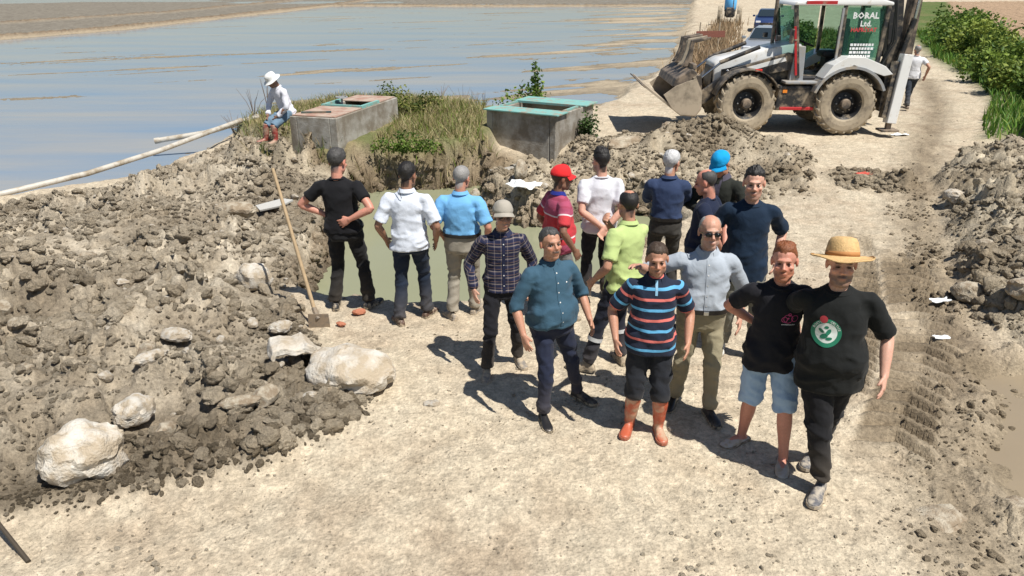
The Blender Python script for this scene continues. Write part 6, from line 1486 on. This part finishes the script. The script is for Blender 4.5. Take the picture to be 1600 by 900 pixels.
    m = K('navy_tshirt', (.012, .018, .042), fade=.05); p.shirt(m, 'short', -.12, slen=.7, top=.506); p.neckband(m); p.trousers(K('charcoal', (.045, .042, .038))); p.shoes(LEATHER, SOLE)
    # ---- blue cap, dark jacket
    p = PP('man in bright blue cap and open dark jacket looking down', (2.45, 7.95), (2.20, 8.05), -38, 1.79, 8, -8, g=1.02, vox=.009, cvox=.013, skin=(.34, .17, .11),
           lw=(.14, -.2, .12), rw=(-.10, -.22, .14), lhint=(1, .4, -.2), rhint=(-1, .4, -.2), head=(-6, 34, 0))
    p.body(hairk='white'); p.hair('white', 'full', .010); p.cap(K('blue_cap', (.006, .30, .62), fade=.04))
    m = K('dark_jacket', (.020, .022, .018)); p.shirt(m, 'long', -.14, name='jacket', infl=.012, loose=1.1); p.collar(K('violet_grey', (.075, .068, .095)), .04, 30, flare=.03)
    p.placket(K('violet_grey', (.075, .068, .095)), .12, .50, .045); p.trousers(K('charcoal', (.045, .042, .038))); p.shoes(LEATHER, SOLE)
    # ---- tall man in plain navy T-shirt
    p = PP('tall dark-haired man in plain navy T-shirt facing the road', (2.40, 6.50), (2.14, 6.72), -6, 1.90, 6, -16, g=1.06, vox=.008, cvox=.0125, skin=PALE,
           lw=(.28, .02, .0), lhint=(.6, .8, 0), rw=(-.30, -.03, -.02), head=(-8, -2, 0), pel=(-.04, 0))
    p.body(hairk='black', beard=.65); p.hair('black', 'quiff', .015)
    m = K('navy_tshirt2', (.008, .020, .042), fade=.05); p.shirt(m, 'short', -.19, slen=.9, top=.506); p.neckband(m)
    p.trousers(K('grey_olive', (.15, .145, .12), dust=.3)); p.shoes(M_('white_shoe', (.62, .60, .56), rough=.7, dirt=(.42, .34, .24), dirt_amt=.3, dirt_scale=20), SOLE_G)
    # ---- three at the rim of the pit, seen from behind
    p = PP('man in black T-shirt and black trousers with hands on hips', (-2.02, 7.70), (-1.64, 7.74), 176, 1.83, 14, -26, g=1.05, vox=.0085, cvox=.0125, skin=RED,
           lw=(.20, -.02, .12), rw=(-.12, .15, .12), lhint=(1, .12, .0), rhint=(-1, .25, 0), lpalm=(-1, 0, 0), rpalm=(0, -1, 0), head=(-14, 16, 0), pel=(.02, 0), lean=(0, 2))
    p.body(hairk='salt', beard=.2); p.hair('salt', 'full', .020)
    m = K('black_tee', (.009, .009, .011), fade=.05); p.shirt(m, 'short', -.05, slen=.6, top=.506); p.neckband(m); p.trousers(K('black_slacks', (.012, .012, .013), dust=.2), wid=1.02, hemr=.064); p.shoes(M_('black_trainer', (.03, .03, .032), rough=.7, dirt=(.4, .33, .24), dirt_amt=.3, dirt_scale=20), SOLE)
    p = PP('man in white short-sleeved shirt and dark jeans seen from behind', (-1.22, 7.28), (-.95, 7.50), 177, 1.77, 30, -22, g=1.07, vox=.0085, cvox=.0125, skin=(.27, .14, .09),
           head=(-16, 10, 0))
    p.body(hairk='black', beard=.6); p.hair('black', 'full', .012)
    m = K('white_shirt', (.62, .66, .74), fade=.04); p.shirt(m, 'short', -.09, slen=.85, loose=1.08); p.collar(m, .030, 20); p.trousers(K('dark_jeans', (.014, .022, .040), dust=.3), hemr=.066); p.shoes(BROWN_SHOE, SOLE)
    b = MB(); q0 = p.pel + p.B @ V3(.035, .118, .47); b.tube([Vector(p.hc + p.HR @ V3(.05, .09, .02)), Vector(p.hc + p.HR @ V3(.055, .10, -.06)), Vector(q0 + p.B @ V3(.01, .0, .04)), Vector(q0)], .003, 6); b.build('cord', BELT, p.root)
    p = PP('man in light blue short-sleeved shirt and beige trousers seen from behind', (-.66, 7.42), (-.42, 7.58), 172, 1.70, 40, -14, g=1.13, belly=.04, vox=.0085, cvox=.0125, skin=(.40, .19, .13),
           lw=(.24, -.10, -.01), head=(-14, 14, 0))
    p.body(hairk='grey', beard=.1); p.hair('grey', 'full', .008)
    m = K('blue_shirt', (.16, .40, .68), fade=.05); p.shirt(m, 'short', .06, slen=.85, loose=1.08); p.collar(m, .028, 20); t = p.trousers(K('beige_grey', (.27, .245, .20), dust=.3), waist=.09, hemr=.068); p.belt(BELT, .066, t); p.shoes(GREY_SHOE, SOLE_G)
    # ---- sitting on the concrete box
    p = PP('man in white shirt, white hat and rubber boots sitting on a box edge', (-4.70, 14.66), (-4.93, 14.78), -40, 1.72, 14, -14, z=SEAT_Z, vox=.011, cvox=.015, skin=(.22, .12, .08), pel=(.0, .44), pz=.585, lean=(20, 2), seat=True,
           lw=(.14, -.30, .05), rw=(-.16, -.34, .07), lhint=(1, .5, 0), rhint=(-1, .5, 0), head=(-8, 14, 0))
    p.body(hairk='black', beard=.4); p.hair('black', 'full', .010)
    p.round_hat(K('white_hat', (.70, .70, .68), fade=.03), [(.155, .020), (.158, .016), (.152, .014), (.105, .048), (.1, .06), (.097, .10), (.085, .135), (.05, .150), (.0, .152)], .008)
    m = K('white_shirt2', (.66, .66, .72), fade=.04); p.shirt(m, 'long', -.08, loose=1.05); p.collar(m); p.trousers(K('faded_jeans', (.13, .20, .27), fade=.15), hem=.33, wid=1.05)
    p.shoes(M_('red_boot', (.30, .05, .04), rough=.45, dirt=(.4, .28, .2), dirt_amt=.4, dirt_scale=8), SOLE, shaft=.28, names='boot')
    # ---- walking away behind the machine
    p = PP('man in white T-shirt and dark trousers walking away beside the digger', (11.28, 21.35), (11.55, 22.0), 168, 1.76, 6, -6, vox=.012, cvox=.016, skin=TAN, lw=(.30, -.16, .0), rw=(-.30, .12, .0), g=1.1)
    p.body(hairk='grey', bald=True); p.hair('grey', 'balding', .006)
    m = K('white_tee', (.66, .66, .68), fade=.03); p.shirt(m, 'short', -.10, top=.506); p.neckband(m); p.trousers(K('slate', (.035, .042, .055), dust=.4)); p.shoes(BROWN_SHOE, SOLE)
SEAT_Z = .46
make_people()
